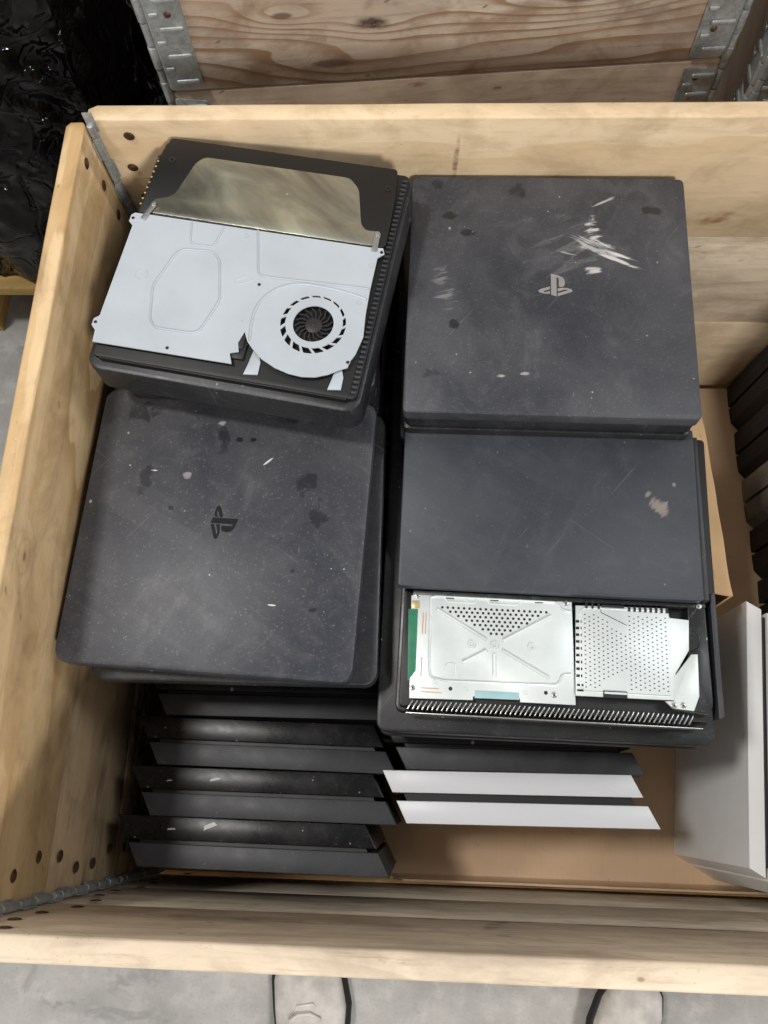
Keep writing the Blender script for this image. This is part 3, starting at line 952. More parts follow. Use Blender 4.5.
# --- the standing layer, left column (front three are seen, the rest carry the stacks above)
XS = 0.022
upright_console('black console standing on edge nearest the front board, foremost of the left row', (XS, -0.681), R(-0.4), L=0.305, top=-0.308,
                marks=[(0.105, -0.008, 0.016, 0.006, 0.3), (0.062, -0.013, 0.010, 0.0025, 0)], mats=('gloss', 'grey_matte'))
upright_console('black console standing on edge, second from the front board in the left row', (XS + 0.008, -0.628), R(-0.3), L=0.303, top=-0.308,
                marks=[(0.098, -0.012, 0.013, 0.003, 0.15), (0.046, -0.015, 0.007, 0.0016, 0.1)], mats=('gloss', 'grey_matte'))
upright_console('dusty black console standing on edge, third from the front board in the left row', (XS + 0.010, -0.573), R(-0.6), L=0.300, top=-0.309,
                mats=('gloss', 'grey_matte'))
upright_console('black console standing on edge just under the front rim of the left stack', (XS + 0.012, -0.518), R(0.2), L=0.300, top=-0.312, mats=('gloss', 'grey_matte'))
for k in range(9):
    upright_console('black console standing on edge hidden under the flat stacks', (XS + 0.008 + random.uniform(-.004, .004), -0.463 + k * 0.0545), R(random.uniform(-.5, .5)),
                    L=0.300, top=-0.312, mats=('gloss', 'matte_side'), group='hidden consoles under the stacks')
# right column
upright_console('white console with two white strips and a dark groove, front of the right row', (0.3155, -0.6245), R(0.6), L=0.304, top=-0.308,
                mats=('white', 'white'), th=0.056)
upright_console('dark grey console standing on edge directly behind the white striped one', (0.314, -0.570), R(0.2), L=0.294, top=-0.312,
                mats=('gloss', 'grey_matte'))
for k in range(10):
    upright_console('black console standing on edge hidden under the flat stacks', (0.345 + random.uniform(-.004, .004), -0.512 + k * 0.0545), R(random.uniform(-.5, .5)),
                    L=0.300, top=-0.316, mats=('gloss', 'matte_side'), group='hidden consoles under the stacks')

# --- stack at the back right
z = -0.310
for k, (dx, dy, rz, gl) in enumerate([(-0.012, 0.002, 0.3, 1), (-0.016, -0.003, -0.5, 1), (-0.006, -0.001, 0.8, 0)]):
    layered_console(['lowest black console in the back right stack', 'glossy sided black console poking out to the left in the back right stack',
                     'black console second from top in the back right stack'][k], 0.300, 0.284, (0.485 + dx, -0.152 + dy, z), R(rz), 'gloss' if gl else 'matte', 'gloss' if gl else 'matte_side', h=0.058)
    z += 0.0585
t = layered_console('scuffed black console with silver emblem and white scrapes on top of the back right stack', 0.293, 0.286, (0.483, -0.151, z), R(-0.9), 'pro_cover', 'matte_side', r=0.006, h=0.055)
emblem(0.035, 0.0065, 0.0065, 0.0551, 0, 'logo_silver', t)
TOP_PRO = z + 0.055

# --- stack at the front left: slim consoles
z = -0.308
slabs = [(0.160, -0.402, 0.4), (0.165, -0.398, -0.6), (0.158, -0.396, 1.0)]
for k, (x, y, rz) in enumerate(slabs):
    slim_console(['lowest slim console in the front left stack', 'slim black console low in the front left stack', 'slim black console in the middle of the front left stack'][k],
                 0.284, 0.272, (x, y, z), R(rz))
    z += 0.0395
slim_console('plain slim black console directly under the emblem one, showing at its right and front edge', 0.286, 0.292, (0.1715, -0.4065, z), R(0.2), 'matte', h=0.039)
z += 0.0395
t = slim_console('slim black speckled console with dark sideways emblem on top of the front left stack', 0.288, 0.290, (0.1565, -0.4040, z), R(-2.8), 'slim_cover', h=0.039)
emblem(0.035, 0.002, 0.004, 0.0391, R(-90), 'logo_dark', t, h=0.00025)

# --- stack at the back left
z = -0.310
for k in range(5):
    slim_console(['lowest slim console in the back left stack', 'second slim console from the bottom of the back left stack', 'slim console low in the back left stack', 'slim console in the middle of the back left stack',
                  'slim console high in the back left stack'][k], 0.280, 0.262, (0.165 + (0, .004, -.004, .002, 0)[k], -0.138, z), R((0.5, -1, 1, -.5, .6)[k]), h=0.039)
    z += 0.0395
slim_console('slim black console whose rounded right corner shows beneath the opened fan console', 0.262, 0.262, (0.179, -0.139, z), R(-1.5), 'matte', h=0.039)
z += 0.0395

# --- opened slim console with the fan on top of the back left stack
FT = -0.020
t = thing('opened_game_console', 'opened slim console with pale metal plate and round fan on the back left stack', 'game console', (0.182, -0.156, z), (0, 0, R(-10)))
ht = FT - z            # local height of the pale plate
bm = bmesh.new()
prism(bm, rrect(0.272, 0.274, 0.016, 0.003, -0.002, seg=8), 0, ht - 0.012, 0.003)
obj('lower_housing', bm, 'matte', t)
bm = bmesh.new()
prism(bm, rrect(0.262, 0.258, 0.006, 0.004, 0.001), ht - 0.0122, ht - 0.006, 0.001)
box(bm, -0.118, 0.126, -0.1305, -0.1285, ht - 0.010, ht - 0.0045, 0.0004)
obj('inner_tray', bm, 'pitch', t)
cover = mm([(-121.4, 131.5), (121.7, 132.1), (126.5, 95.3), (128.4, 38.4), (113.1, 36.2), (-119.1, 35.2), (-129.3, 35.5), (-127.5, 103.4), (-122.2, 109.9)])
bm = bmesh.new()
prism(bm, smooth_poly(cover, 0.004), ht - 0.0055, ht - 0.0012, 0.0006)
cv = obj('drive_bay_cover', bm, 'pitch', t)
sheet = mm([(-78.2, 112.8), (75.9, 112.9), (87.8, 101.1), (99.1, 59.6), (104.9, 53.7), (121.4, 54.5), (120.4, 37.6), (113.1, 36.9), (-119.4, 36.6), (-117.0, 52.6), (-102.0, 58.0), (-96.4, 63.4), (-86.0, 104.6)])
bm = bmesh.new()
prism(bm, smooth_poly(sheet, 0.005), ht - 0.0011, ht - 0.0006, 0.0002)
obj('steel_sheet', bm, 'sheet', t)
plate = mm([(-130.2, 33.0), (-111.6, 33.4), (113.1, 34.4), (126.6, 35.5), (129.4, 29.2), (123.5, 23.4), (124.0, -13.8), (125.5, -41.0), (128.5, -64.9), (125.2, -84.8), (121.8, -92.5), (120.8, -99.8),
            (113.6, -103.5), (104.4, -110.0), (92.8, -115.0), (80.4, -116.8), (67.4, -115.9), (53.6, -112.4), (38.8, -105.6), (26.7, -95.8), (20.7, -89.7), (15.5, -79.9), (12.3, -92.9), (15.4, -102),
            (7.4, -105), (12.0, -115.7), (-126.8, -117.0), (-128.4, -104.5), (-133.5, -99.4), (-133.5, -92.4), (-128.8, -88.1), (-128.2, 17.8), (-133.3, 22.2), (-133.3, 30)])
fx, fy = 0.0783, -0.0595
holes = [[(fx + 0.0196 * math.cos(2 * PI * k / 40), fy + 0.0196 * math.sin(2 * PI * k / 40)) for k in range(40)]]
NS = 17
for k in range(NS):
    a0 = 2 * PI * k / NS + 0.06
    a1 = 2 * PI * (k + 1) / NS - 0.04
    dn = 0.5 - 0.5 * math.sin((a0 + a1) / 2 + 0.3)           # slots widen towards the front
    r0, r1 = 0.0292 - 0.0030 * dn, 0.0310 + 0.0012 * dn
    sk = 0.05 + 0.10 * dn
    pts = [(fx + r1 * math.cos(a0 + sk + (a1 - a0) * j / 4), fy + r1 * math.sin(a0 + sk + (a1 - a0) * j / 4)) for j in range(5)]
    pts += [(fx + r0 * math.cos(a0 + (a1 - a0) * j / 4), fy + r0 * math.sin(a0 + (a1 - a0) * j / 4)) for j in range(4, -1, -1)]
    holes.append(pts)
bm = bmesh.new()
plate_with_holes(bm, plate, holes, ht - 0.0012, ht)
hexa = mm([(-68.3, -1.0), (-39.1, 1.6), (-29.7, -5.6), (-16.9, -52.1), (-27.4, -87.8), (-35.3, -91.2), (-70.9, -91.9), (-78.8, -83.4), (-86.7, -47.0), (-75.3, -8.6)])
ridge(bm, smooth_poly(hexa, 0.006), 0.0028, 0.0017, ht, True)
ridge(bm, smooth_poly(mm([(-0.7, 34.0), (11.9, -13.7), (18.3, -17.7), (60.8, -15.7), (122.5, -12.8)]), 0.005, closed=False), 0.0026, 0.0017, ht)
ridge(bm, smooth_poly(mm([(22.8, -89.3), (19.8, -72.7), (19.2, -55.5), (24.2, -40.5), (34.5, -28.5), (48.3, -21.0), (60.8, -18.6), (82.6, -18.8), (102.2, -20.7), (122.8, -24.5)]), 0.006, closed=False), 0.0034, 0.0016, ht)
ridge(bm, smooth_poly(mm([(-69.4, 33.0), (-64.3, 9.3), (-59.6, 5.8), (-39.6, 6.8), (-34.9, 31.5)]), 0.004, closed=False), 0.0024, 0.0015, ht)
ridge(bm, smooth_poly(mm([(-9, -27), (-2, -21), (6, -19.5), (9, -22), (2, -27), (-5, -30)]), 0.003), 0.0014, 0.0005, ht, True)
ridge(bm, smooth_poly(mm([(-104, -30), (-108, -35), (-107, -41), (-101, -43)]), 0.003, closed=False), 0.0014, 0.0005, ht)
ridge(bm, smooth_poly(mm([(-99, -30), (-95, -35), (-97, -40)]), 0.003, closed=False), 0.0014, 0.0005, ht)
for x, y in mm([(-9.8, 25.9), (116.9, -29.6), (119.9, 13.5)]):
    ring(bm, x, y, ht - .0002, 0.0016, 0.0024, 0.0007)
for x, y in mm([(-53.2, -110.6), (16.2, -26.8), (120.0, -94.2), (126.2, 30.4), (-130.5, -95.9), (-130.2, 26.5)]):
    disc(bm, x, y, ht + 0.0002, 0.0017, 10, 1)
    ring(bm, x, y, ht - .0002, 0.0017, 0.0023, 0.0005)
obj('metal_plate', bm, ['plate', 'pitch'], t)
bm = bmesh.new()
fz = ht - 0.0058
disc(bm, fx, fy, fz, 0.0085, 20, 0, h=0.0036)
disc(bm, fx, fy, fz + 0.0037, 0.0022, 12, 0, h=0.0006)
for k in range(17):
    a = 2 * PI * k / 17
    p = [(fx + r * math.cos(a + o), fy + r * math.sin(a + o)) for r, o in ((0.0085, 0), (0.0135, 0.10), (0.0192, 0.36), (0.0192, 0.44), (0.0135, 0.20), (0.0085, 0.12))]
    prism(bm, p, fz, fz + .0030, 0)
obj('cooling_fan', bm, 'fan', t)
for (x, y, rz) in ((-0.1165, 0.036, -0.30), (0.1185, 0.040, 0.05)):
    bm = bmesh.new()
    box(bm, -0.0028, 0.0028, -0.010, 0.010, 0, 0.0012, 0.0003)
    disc(bm, 0, 0.010, 0.0013, 0.0026, 12, 0, h=0.0008)
    obj('clip', bm, 'screw', t, (x, y, ht + 0.0002), (0, 0, rz))
for (x, y, w) in ((0.031, -0.1115, 0.012), (0.1125, -0.1125, 0.011)):
    bm = bmesh.new()
    prism(bm, [(x - w * .55, y - .011), (x + w * .6, y - .009), (x + w * .55, y + .004), (x + w * .2, y + .014), (x - w * .25, y + .016), (x - w * .4, y)], ht - 0.0055, ht - 0.0034, 0.0004)
    obj('bracket_foot', bm, 'plate', t)
bm = bmesh.new()
box(bm, 0.0085, 0.0205, -0.108, -0.088, ht - 0.006, ht - 0.0025, 0.0006)
box(bm, 0.0110, 0.0180, -0.098, -0.078, ht - 0.0028, ht - 0.0008, 0.0005)
obj('connector', bm, 'matte_side', t)
# comb of vent slats along both sides
bm = bmesh.new()
for k in range(46):
    y = 0.120 - k * 0.0054
    box(bm, 0.1290, 0.1340, y, y + 0.0022, ht - 0.0062, ht - 0.0030, 0.0003)
obj('vent_comb', bm, 'grey_matte', t)
bm = bmesh.new()
for k in range(42):
    y = 0.108 - k * 0.0054
    box(bm, -0.1300, -0.1270, y, y + 0.0024, ht - 0.0062, ht - 0.0040, 0.0003)
obj('vent_comb', bm, 'grey_matte', t)
bm = bmesh.new()
for k in range(9):
    y = 0.100 - k * 0.0068
    disc(bm, -0.1262 - 0.0003 * k, y, ht - 0.0011, 0.0011, 8, 0)
obj('light_hole', bm, 'pallet_wood', cv)  # flat pale discs painted as light showing through holes in the cover
for (x, y) in ((-0.112, 0.104), (0.117, 0.107)):
    bm = bmesh.new()
    ring(bm, x, y, ht - 0.0014, 0.0020, 0.0032, 0.0008)
    obj('screw_post', bm, 'matte', cv)

# --- stack at the front right
z = -0.310
layered_console('lowest black console in the front right stack', 0.322, 0.300, (0.484, -0.436, z), R(0.2), h=0.057)
z += 0.0575
tz = -0.188
layered_console('wide dusty black console under the one with exposed metal shield', 0.334, 0.314, (0.483, -0.437, z), R(-1.0), 'matte', 'grey_matte', r=0.010, h=tz - z)
z = tz + 0.0005
# opened console: black tray, half cover, exposed steel shield and drive cage
PT = -0.145
t = thing('exposed_game_console', 'black console with half its cover off baring a silver perforated shield, front right stack', 'game console', (0.487, -0.430, z), (0, 0, R(-1.5)))
ht = PT - z
HC = -0.130 - z
bm = bmesh.new()
prism(bm, rrect(0.304, 0.300, 0.007, 0.001, 0.003), 0, 0.016, 0.0015)
obj('bottom_slab', bm, 'matte_side', t)
bm = bmesh.new()
prism(bm, rrect(0.312, 0.166, 0.004, 0.003, 0.063), 0.0165, HC - 0.016, 0.001)
prism(bm, rrect(0.296, 0.122, 0.004, 0.001, -0.0825), 0.0165, ht - 0.010, 0.001)
obj('inner_tray', bm, 'pitch', t)
bm = bmesh.new()
hc = mm([(-154.6, 146.0), (142.8, 149.6), (143.6, -31.0), (-153.5, -29.8)])
prism(bm, smooth_poly(hc[::-1], 0.003), HC - 0.013, HC, 0.0012)
obj('half_cover', bm, 'half_cover', t)
bm = bmesh.new()   # side rails of the lower body showing right of the cover
prism(bm, [(0.145, 0.146), (0.150, 0.146), (0.152, -0.028), (0.146, -0.028)], 0.0165, HC - 0.010, 0.001)
prism(bm, [(0.1545, 0.140), (0.160, 0.138), (0.163, -0.138), (0.1575, -0.140)], 0.0165, HC - 0.022, 0.001)
obj('side_rail', bm, 'grey_matte', t)
bm = bmesh.new()   # black surround of the bared section
prism(bm, smooth_poly(mm([(132, -33), (149, -34), (151, -128), (147, -138), (112, -134), (112, -128), (131, -80)]), 0.003), ht - 0.012, ht - 0.0005, 0.0008)
ridge(bm, smooth_poly(mm([(134.6, -53.8), (142.0, -64.8), (139.8, -75.1), (132.1, -78.7)]), 0.003, closed=False), 0.0016, 0.001, ht - .0005)
box(bm, -0.138, 0.149, -0.0350, -0.0305, ht - 0.012, ht + 0.0006, 0.0006)
obj('inner_frame', bm, 'matte_side', t)
# shield plate
plate = mm([(-139.8, -36), (-131, -31.5), (19.1, -33.6), (21.6, -134.9), (-31, -135.0), (-31.2, -131.5), (-75.9, -132.0), (-76, -135.4), (-137.1, -136.8)])
bm = bmesh.new()
prism(bm, plate, ht - 0.003, ht, 0.0005)
emb = [(-120.1, -37.1), (-119.3, -102.6), (-117.4, -115.9), (-102.5, -118.6), (3.3, -117.4), (7.1, -112.9), (8.1, -108.5), (12, -106.5), (18, -106)]
ridge(bm, smooth_poly(mm(emb), 0.004, closed=False), 0.0030, 0.0016, ht)
ridge(bm, smooth_poly(mm([(-120.1, -37.1), (-116, -35.6), (4.0, -36.0), (7.9, -41.5), (12, -44.0), (18.5, -44.6)]), 0.004, closed=False), 0.0030, 0.0016, ht)
cx, cy = -0.0562, -0.0819
for (a, b) in (((-64.5, -76.5), (-113.2, -48.6)), ((-47.8, -76.5), (-1.3, -49.6)), ((-64.0, -87.0), (-87.0, -100.1)), ((-56.2, -90.5), (-55.7, -112.2)), ((-48.0, -86.5), (-3.8, -110.6))):
    ridge(bm, mm([a, b]), 0.0046, 0.0022, ht)
for x, y in mm([(-78.5, -82.2), (-20.2, -81.7), (-56.2, -81.9)]):
    ring(bm, x, y, ht - .0002, 0.0019, 0.0036, 0.0018)
ridge(bm, smooth_poly(mm([(-103.4, -117.1), (-103.1, -101.8), (-93.8, -101), (-92.5, -116.5)]), 0.003, closed=False), 0.0014, 0.0006, ht)
# triangle of round vent holes
row = 0
y = -0.0465
while y > -0.0745:
    s = (-0.0465 - y) / 0.0285
    x0 = -0.1085 + s * 0.0525; x1 = -0.0020 - s * 0.0535
    x = -0.1085 + (0.0027 if row % 2 else 0)
    while x <= x1 + 1e-6:
        if x >= x0 - 0.001:
            disc(bm, x, y, ht + 0.00015, 0.00135, 10, 1)
        x += 0.0054
    y -= 0.0040; row += 1
for x, y in mm([(-97.8, -125.9), (-6.6, -125.0)]):
    disc(bm, x, y, ht + 0.0002, 0.0019, 10, 1)
for x, y in mm([(-82.6, -125.5), (-113, -120.5), (-26, -126), (-30, -38), (-85, -37)]):
    ring(bm, x, y, ht - .0002, 0.0015, 0.0022, 0.0006)
for xx in (-110, -68):
    ridge(bm, smooth_poly(mm([(xx + 2, -34.4), (xx + 6, -40.4), (xx + 33, -40.6), (xx + 37, -34.6)]), 0.002, closed=False), 0.0016, 0.0007, ht)
obj('shield_plate', bm, ['shield', 'pitch'], t)
for x0, x1, y0, y1, mt, nm in ((-127.6, -126.6, -74, -53, 'copper', 'contact_strip'), (-124.6, -123.8, -74, -53, 'copper', 'contact_strip'), (-127.2, -126.3, -116, -97, 'copper', 'contact_strip'),
                           (-126.0, -109.0, -127.0, -126.2, 'copper', 'contact_strip'), (-126.0, -106.0, -130.6, -129.9, 'copper', 'contact_strip')):
    bm = bmesh.new()
    box(bm, x0 / 1000, x1 / 1000, y0 / 1000, y1 / 1000, ht + 0.0001, ht + 0.0004)
    obj(nm, bm, mt, t)
bm = bmesh.new()
prism(bm, mm([(-142.1, -50.0), (-132.6, -49.5), (-132.2, -110.4), (-139.4, -120.8)])[::-1], ht + 0.0001, ht + 0.0008, 0.0002)
obj('circuit_board_edge', bm, 'green', t)
bm = bmesh.new()
prism(bm, mm([(-138.6, -41.3), (-131.3, -41.0), (-131.0, -48.6), (-138.2, -48.9)])[::-1], ht + 0.0001, ht + 0.0008, 0.0002)
obj('gold_pad', bm, 'gold', t)
bm = bmesh.new()
prism(bm, mm([(-74.2, -126.2), (-32.0, -126.2), (-32.0, -133.0), (-74.4, -133.5)])[::-1], ht - 0.0005, ht + 0.0003, 0.0001)
obj('sticker', bm, 'cyan', t)
# drive cage
CT = ht + 0.0035
cage = mm([(22.2, -38.7), (111.4, -37.4), (113.0, -46.6), (131.5, -48.0), (130.1, -77.6), (116.3, -100.4), (113.1, -126.1), (21.0, -126.5)])
bm = bmesh.new()
prism(bm, cage[::-1], ht + 0.0004, CT, 0.0010)
ridge(bm, smooth_poly(mm([(110, -40.2), (30.4, -41.0), (26.2, -44.5), (25.6, -117.3), (30.0, -122.0), (110.3, -122.8)]), 0.005, closed=False), 0.0018, 0.0008, CT)
row = 0
x = 0.0310
while x < 0.1095:
    y = -0.0475 - (0.0022 if row % 2 else 0)
    while y > -0.1180:
        okk = True
        if 0.044 < x < 0.0725:
            if y > -0.0475 - (x - 0.044) * 0.75: okk = False
            if y < -0.1180 + (x - 0.040) * 0.55: okk = False
        if okk:
            disc(bm, x, y, CT + 0.00015, 0.00088, 8, 1, ry=0.00058)
        y -= 0.0044
    x += 0.0043; row += 1
for k in range(9):
    box(bm, 0.0220, 0.0275, -0.0560 - k * 0.0066, -0.0536 - k * 0.0066, CT + 0.0001, CT + 0.0006, 0, 1)
for yy in (-0.1155, -0.1205):
    box(bm, 0.0225, 0.0285, yy - .0018, yy, CT + 0.0001, CT + 0.0006, 0, 1)
for k in range(3):
    box(bm, 0.0315 + k * 0.0060, 0.0335 + k * 0.0060, -0.0415, -0.0365, CT + 0.0001, CT + 0.0012, 0, 1)
for k in range(8):
    box(bm, 0.0730 + k * 0.0052, 0.0752 + k * 0.0052, -0.0425, -0.0375, CT + 0.0001, CT + 0.0012, 0, 1)
box(bm, 0.0470, 0.0690, -0.0395, -0.0372, CT + 0.0001, CT + 0.0010, 0, 1)
ridge(bm, mm([(46.6, -40.8), (46.8, -44.8), (71.2, -56.3)]), 0.0008, 0.0004, CT, mi=1)
box(bm, 0.0470, 0.0695, -0.1268, -0.1205, CT + 0.0001, CT + 0.0009, 0, 1)
box(bm, 0.0480, 0.0690, -0.1235, -0.1215, CT + 0.0010, CT + 0.0014, 0, 0)
obj('drive_cage', bm, ['shield', 'pitch'], t)
bm = bmesh.new()
prism(bm, mm([(131.7, -81.6), (137.8, -81.2), (137.0, -120.9), (131.3, -134.9), (111.9, -133.4), (105, -127.2), (112.9, -126.9), (114.0, -104.4)])[::-1], CT - 0.003, CT + 0.0006, 0.0006)
obj('cage_bracket', bm, 'shield', t)
for x, y in mm([(121.5, -130.7), (142.3, -33.7), (13.3, -36.7), (112.9, -131.0), (-134.4, -127.1), (-133.7, -35.8), (1.3, -127.0)]):
    bm = bmesh.new()
    zz = CT + 0.0007 if x > 0.1 and y < -0.1 else (ht + 0.0002 if x < .14 else ht + 0.0008)
    disc(bm, x, y, zz, 0.0027, 14, 0, h=0.0010)
    disc(bm, x, y, zz + 0.00105, 0.0010, 6, 1)
    obj('screw', bm, ['screw', 'pitch'], t)
# heat-sink comb along the front
bm = bmesh.new()
for k in range(58):
    x = -0.136 + k * 0.0047
    T4 = Matrix.Translation((x, -0.1420, 0)) @ Matrix.Rotation(R(-28), 4, 'Z')
    box(bm, -0.0006, 0.0006, -0.0050, 0.0050, 0.017, ht - 0.0075 + random.uniform(-.0008, .0004), 0.0002, M4=T4)
box(bm, -0.140, 0.143, -0.1500, -0.1490, 0.017, ht - 0.010, 0.0002)
obj('heat_sink_comb', bm, 'screw', t)
bm = bmesh.new()
for k in range(3):
    prism(bm, mm([(-108 + k * 44, -31), (-100 + k * 44, -31), (-97 + k * 44, -37.5), (-105 + k * 44, -37.5)])[::-1], ht + 0.0001, ht + 0.0010, 0.0002)
obj('clip', bm, 'grey_matte', t)

# --- white console standing on edge at the right
t = thing('upright_game_console', 'white console standing on edge with tall dusty white side, right of the cardboard', 'game console', (0.733, -0.421, FZ + 0.004), (0, R(1.0), 0), 'consoles standing on edge')
hh = -0.310 - FZ - 0.004
d = Vector((-0.027, -0.292))
def pl(o0, o1, sk0, sk1, ins=0):
    a = Vector((o0, -sk0)); b = Vector((o1, -sk1))
    return [tuple(a), tuple(a + d), tuple(b + d), tuple(b)]
for nm, o0, o1, mt in (('left_shell', 0, 0.0165, 'white_dusty'), ('right_shell', 0.0225, 0.050, 'white_dusty')):
    bm = bmesh.new()
    prism(bm, pl(o0, o1, o0 * .6, o1 * .6), 0, hh, 0.0010)
    obj(nm, bm, mt, t)
bm = bmesh.new()
prism(bm, [(0.013, -0.018), (0.013 - .026, -0.292), (0.027 - .026, -0.292), (0.027, -0.018)], 0.004, hh - 0.006, 0)
obj('core', bm, 'pitch', t)
for k, (xx, s) in enumerate(((0.796, 1), (0.862, 1))):
    c = t.copy(); C.objects.link(c)
    c['label'] = ['second white console on edge, pressed against the right face of the first white one', 'third white console on edge, beyond the frame at the right'][k]
    c.location = (xx, -0.424 - .004 * k, FZ + 0.004)
    for ch in list(t.children):
        n_ = ch.copy(); C.objects.link(n_); n_.parent = c

# --- black consoles standing in a row further right
ys = [(-0.004, 0.074), (-0.085, 0.077), (-0.166, 0.077), (-0.248, 0.074), (-0.327, 0.074)]
labs = ['black console standing nearest the back board in the row at the right edge', 'black console with a small pale mark, second from the back board at the right edge',
        'grimy grey marbled console in the middle of the row at the right edge', 'black console with pale mark, just in front of the marbled one at the right edge',
        'black console behind the white ones at the right edge']
for k, (y, th) in enumerate(ys):
    t = thing('upright_game_console', labs[k], 'game console', (0.843 + 0.0035 * k, y, FZ + 0.004), (0, R(5), R(0)), 'consoles standing on edge')
    g = 0.005
    for nm, y0, y1 in (('rear_shell', 0, th * .45), ('front_shell', th * .45 + g, th)):
        bm = bmesh.new()
        s0, s1, s2 = (0.002, 0.001, 0.001) if nm == 'rear_shell' else (0.001, 0.002, 0.012)
        prism(bm, [(s2, -y1), (0.29, -y1), (0.29, -y0), (s0, -y0), (s1, -y1 + .012)], 0, 0.275, 0.0012)
        obj(nm, bm, 'marbled' if k == 2 else 'sooty', t)
    bm = bmesh.new()
    box(bm, 0.010, 0.28, -th * .45 - g - .002, -th * .45 + .002, 0.003, 0.27)
    obj('core', bm, 'pitch', t)
    if k in (1, 3):
        bm = bmesh.new()
        box(bm, 0.0012, 0.0019, -th * .30, -th * .24, 0.028, 0.046)
        obj('mark', bm, 'mark_pale', t)

roots = [o for o in C.objects if o.get('label') in labs and o.type == 'EMPTY']  # second layer out of frame, added to cast a shadow on the back wall
for k, r0 in enumerate(roots[:5]):
    c = r0.copy(); C.objects.link(c)
    c.location = (r0.location.x + 0.030, r0.location.y, r0.location.z + 0.277)
    c['label'] = 'black console in the upper layer above the row at the right edge'
    c['group'] = 'upper layer of the right-hand row'
    for ch in list(r0.children):
        n_ = ch.copy(); C.objects.link(n_); n_.parent = c
        n_.data = n_.data.copy() if ch.data.materials[0] == M['marbled'] else n_.data
        if ch.data.materials[0] == M['marbled']: n_.data.materials[0] = M['sooty']

# ------------------------------------------------------------------ neighbour crate behind
def hinge_leaf(parent, x0, z0, side, seed):
    """outer leaf of a folding corner: pressed zinc plate with ribs, holes and knuckle; side=1 leaf runs to +x from the corner"""
    rnd = random.Random(seed)
    bm = bmesh.new()
    w = 0.046
    xs = (0, w) if side > 0 else (-w, 0)
    T4 = Matrix.Translation((x0, -0.0005, z0)) @ Matrix.Rotation(R(90), 4, 'X')
    pts = [(xs[0], 0.004), (xs[1], 0.004 + 0.006), (xs[1], 0.178), (xs[0], 0.186)]
    prism(bm, smooth_poly(pts, 0.006), 0, 0.0022, 0.0006, M4=T4)
    for zz in (0.020, 0.060, 0.100, 0.140, 0.172):
        a, b = (xs[0] + 0.012, xs[1] - 0.003)
        rb = [(a, zz - .0035), (b, zz - .0035), (b, zz + .0035), (a, zz + .0035)]
        prism(bm, smooth_poly(rb, 0.003), 0.0018, 0.0062, 0.0022, M4=T4)
    for zz in (0.040, 0.080, 0.120, 0.156):
        rb = [(xs[0] + .004, zz - .0035), (xs[0] + .016, zz - .0035), (xs[0] + .016, zz + .0035), (xs[0] + .004, zz + .0035)]
        prism(bm, smooth_poly(rb, 0.002), 0.0018, 0.0055, 0.0018, M4=T4)
    # side leaf turned round the corner, overlapped plates
    kx = xs[0] if side > 0 else xs[1]
    z = 0.004
    k = 0
    while z < 0.18:
        cyl(bm, (x0 + kx - side * 0.006, 0.003, z0 + z), (x0 + kx - side * 0.006, 0.003, z0 + z + 0.033), 0.0065 if k % 2 else 0.0055, 12)
        z += 0.035; k += 1
    o = obj('corner_hinge', bm, 'zinc', parent)
    for zz in (0.050, 0.110, 0.165):
        b = bmesh.new()
        dome(b, (x0 + (xs[0] + xs[1]) / 2 + side * .004, -0.0027, z0 + zz + rnd.uniform(-.01, .01)), (0, -1, 0), 0.0046, 0.0018)
        obj('rivet', b, 'rust', o)
    return o


def back_crate(label, loc, rotz, width, mats, n=4, depth=0.5, z_first=0.15):
    t = thing('neighbour_crate', label, 'crate', loc, (0, 0, rotz), group='crates behind the open crate')
    for k in range(n):
        z0 = z_first + k * H
        m1 = mats[k % len(mats)]
        board('front_board', width, m1, t, (0, 0, z0), 0, 50 + k)
        board('left_board', depth, 'weathered_low', t, (T, T + .001, z0), R(90), 60 + k)
        board('right_board', depth, 'weathered_low', t, (width, T + .001, z0), R(90), 70 + k)
        board('rear_board', width, 'weathered_low', t, (0, depth + T + .002, z0), 0, 80 + k)
        hinge_leaf(t, 0.001, z0, 1, k)
        hinge_leaf(t, width - 0.001, z0, -1, 9 + k)
    return t


NC = Vector((0.008, 0.236))
# seam at z = -0.201: collars start there and below
zf = -0.201 - 3 * H + 0.195 - GZ   # height of the lowest collar above the floor
t = back_crate('weathered wooden crate with knotty boards and zinc corner hinges, behind the open crate', (NC.x, NC.y, GZ), R(4.0), 0.735,
               ['weathered_low', 'weathered_low', 'weathered_low', 'weathered'][1:], n=5, z_first=zf - 0.0)
# second stack at the right with only its hinged corner in view
t = back_crate('crate at the top right corner showing only its overlapping zinc hinges', (0.792, 0.262, GZ), R(-14.0), 0.735,
               ['weathered_low'], n=5, z_first=zf - 0.06)
for k in range(5):
    bmh = hinge_leaf(t, 0.0, 0.0, -1, 40 + k)          # leaf folded round onto the side board
    bmh.rotation_euler = (0, 0, R(-78))
    bmh.location = (-0.004, 0.004, zf - 0.06 + k * H + 0.015)

# ------------------------------------------------------------------ bale wrapped in black film on a pallet, left
pallet('pallet', 'yellowish wooden pallet under the black wrapped bale at the left edge', -0.95, -0.12, 0.185, 0.80, -0.600, ('yellow_wood', 'pallet_wood'))
bm = bmesh.new()
x0, x1, y0, y1, zb, zt = -0.96, -0.105, 0.225, 0.86, -0.575, 0.45
NU, NV = 150, 90
pts2 = []
per = [(x0, y1), (x0, y0), (x1, y0), (x1, y1)]
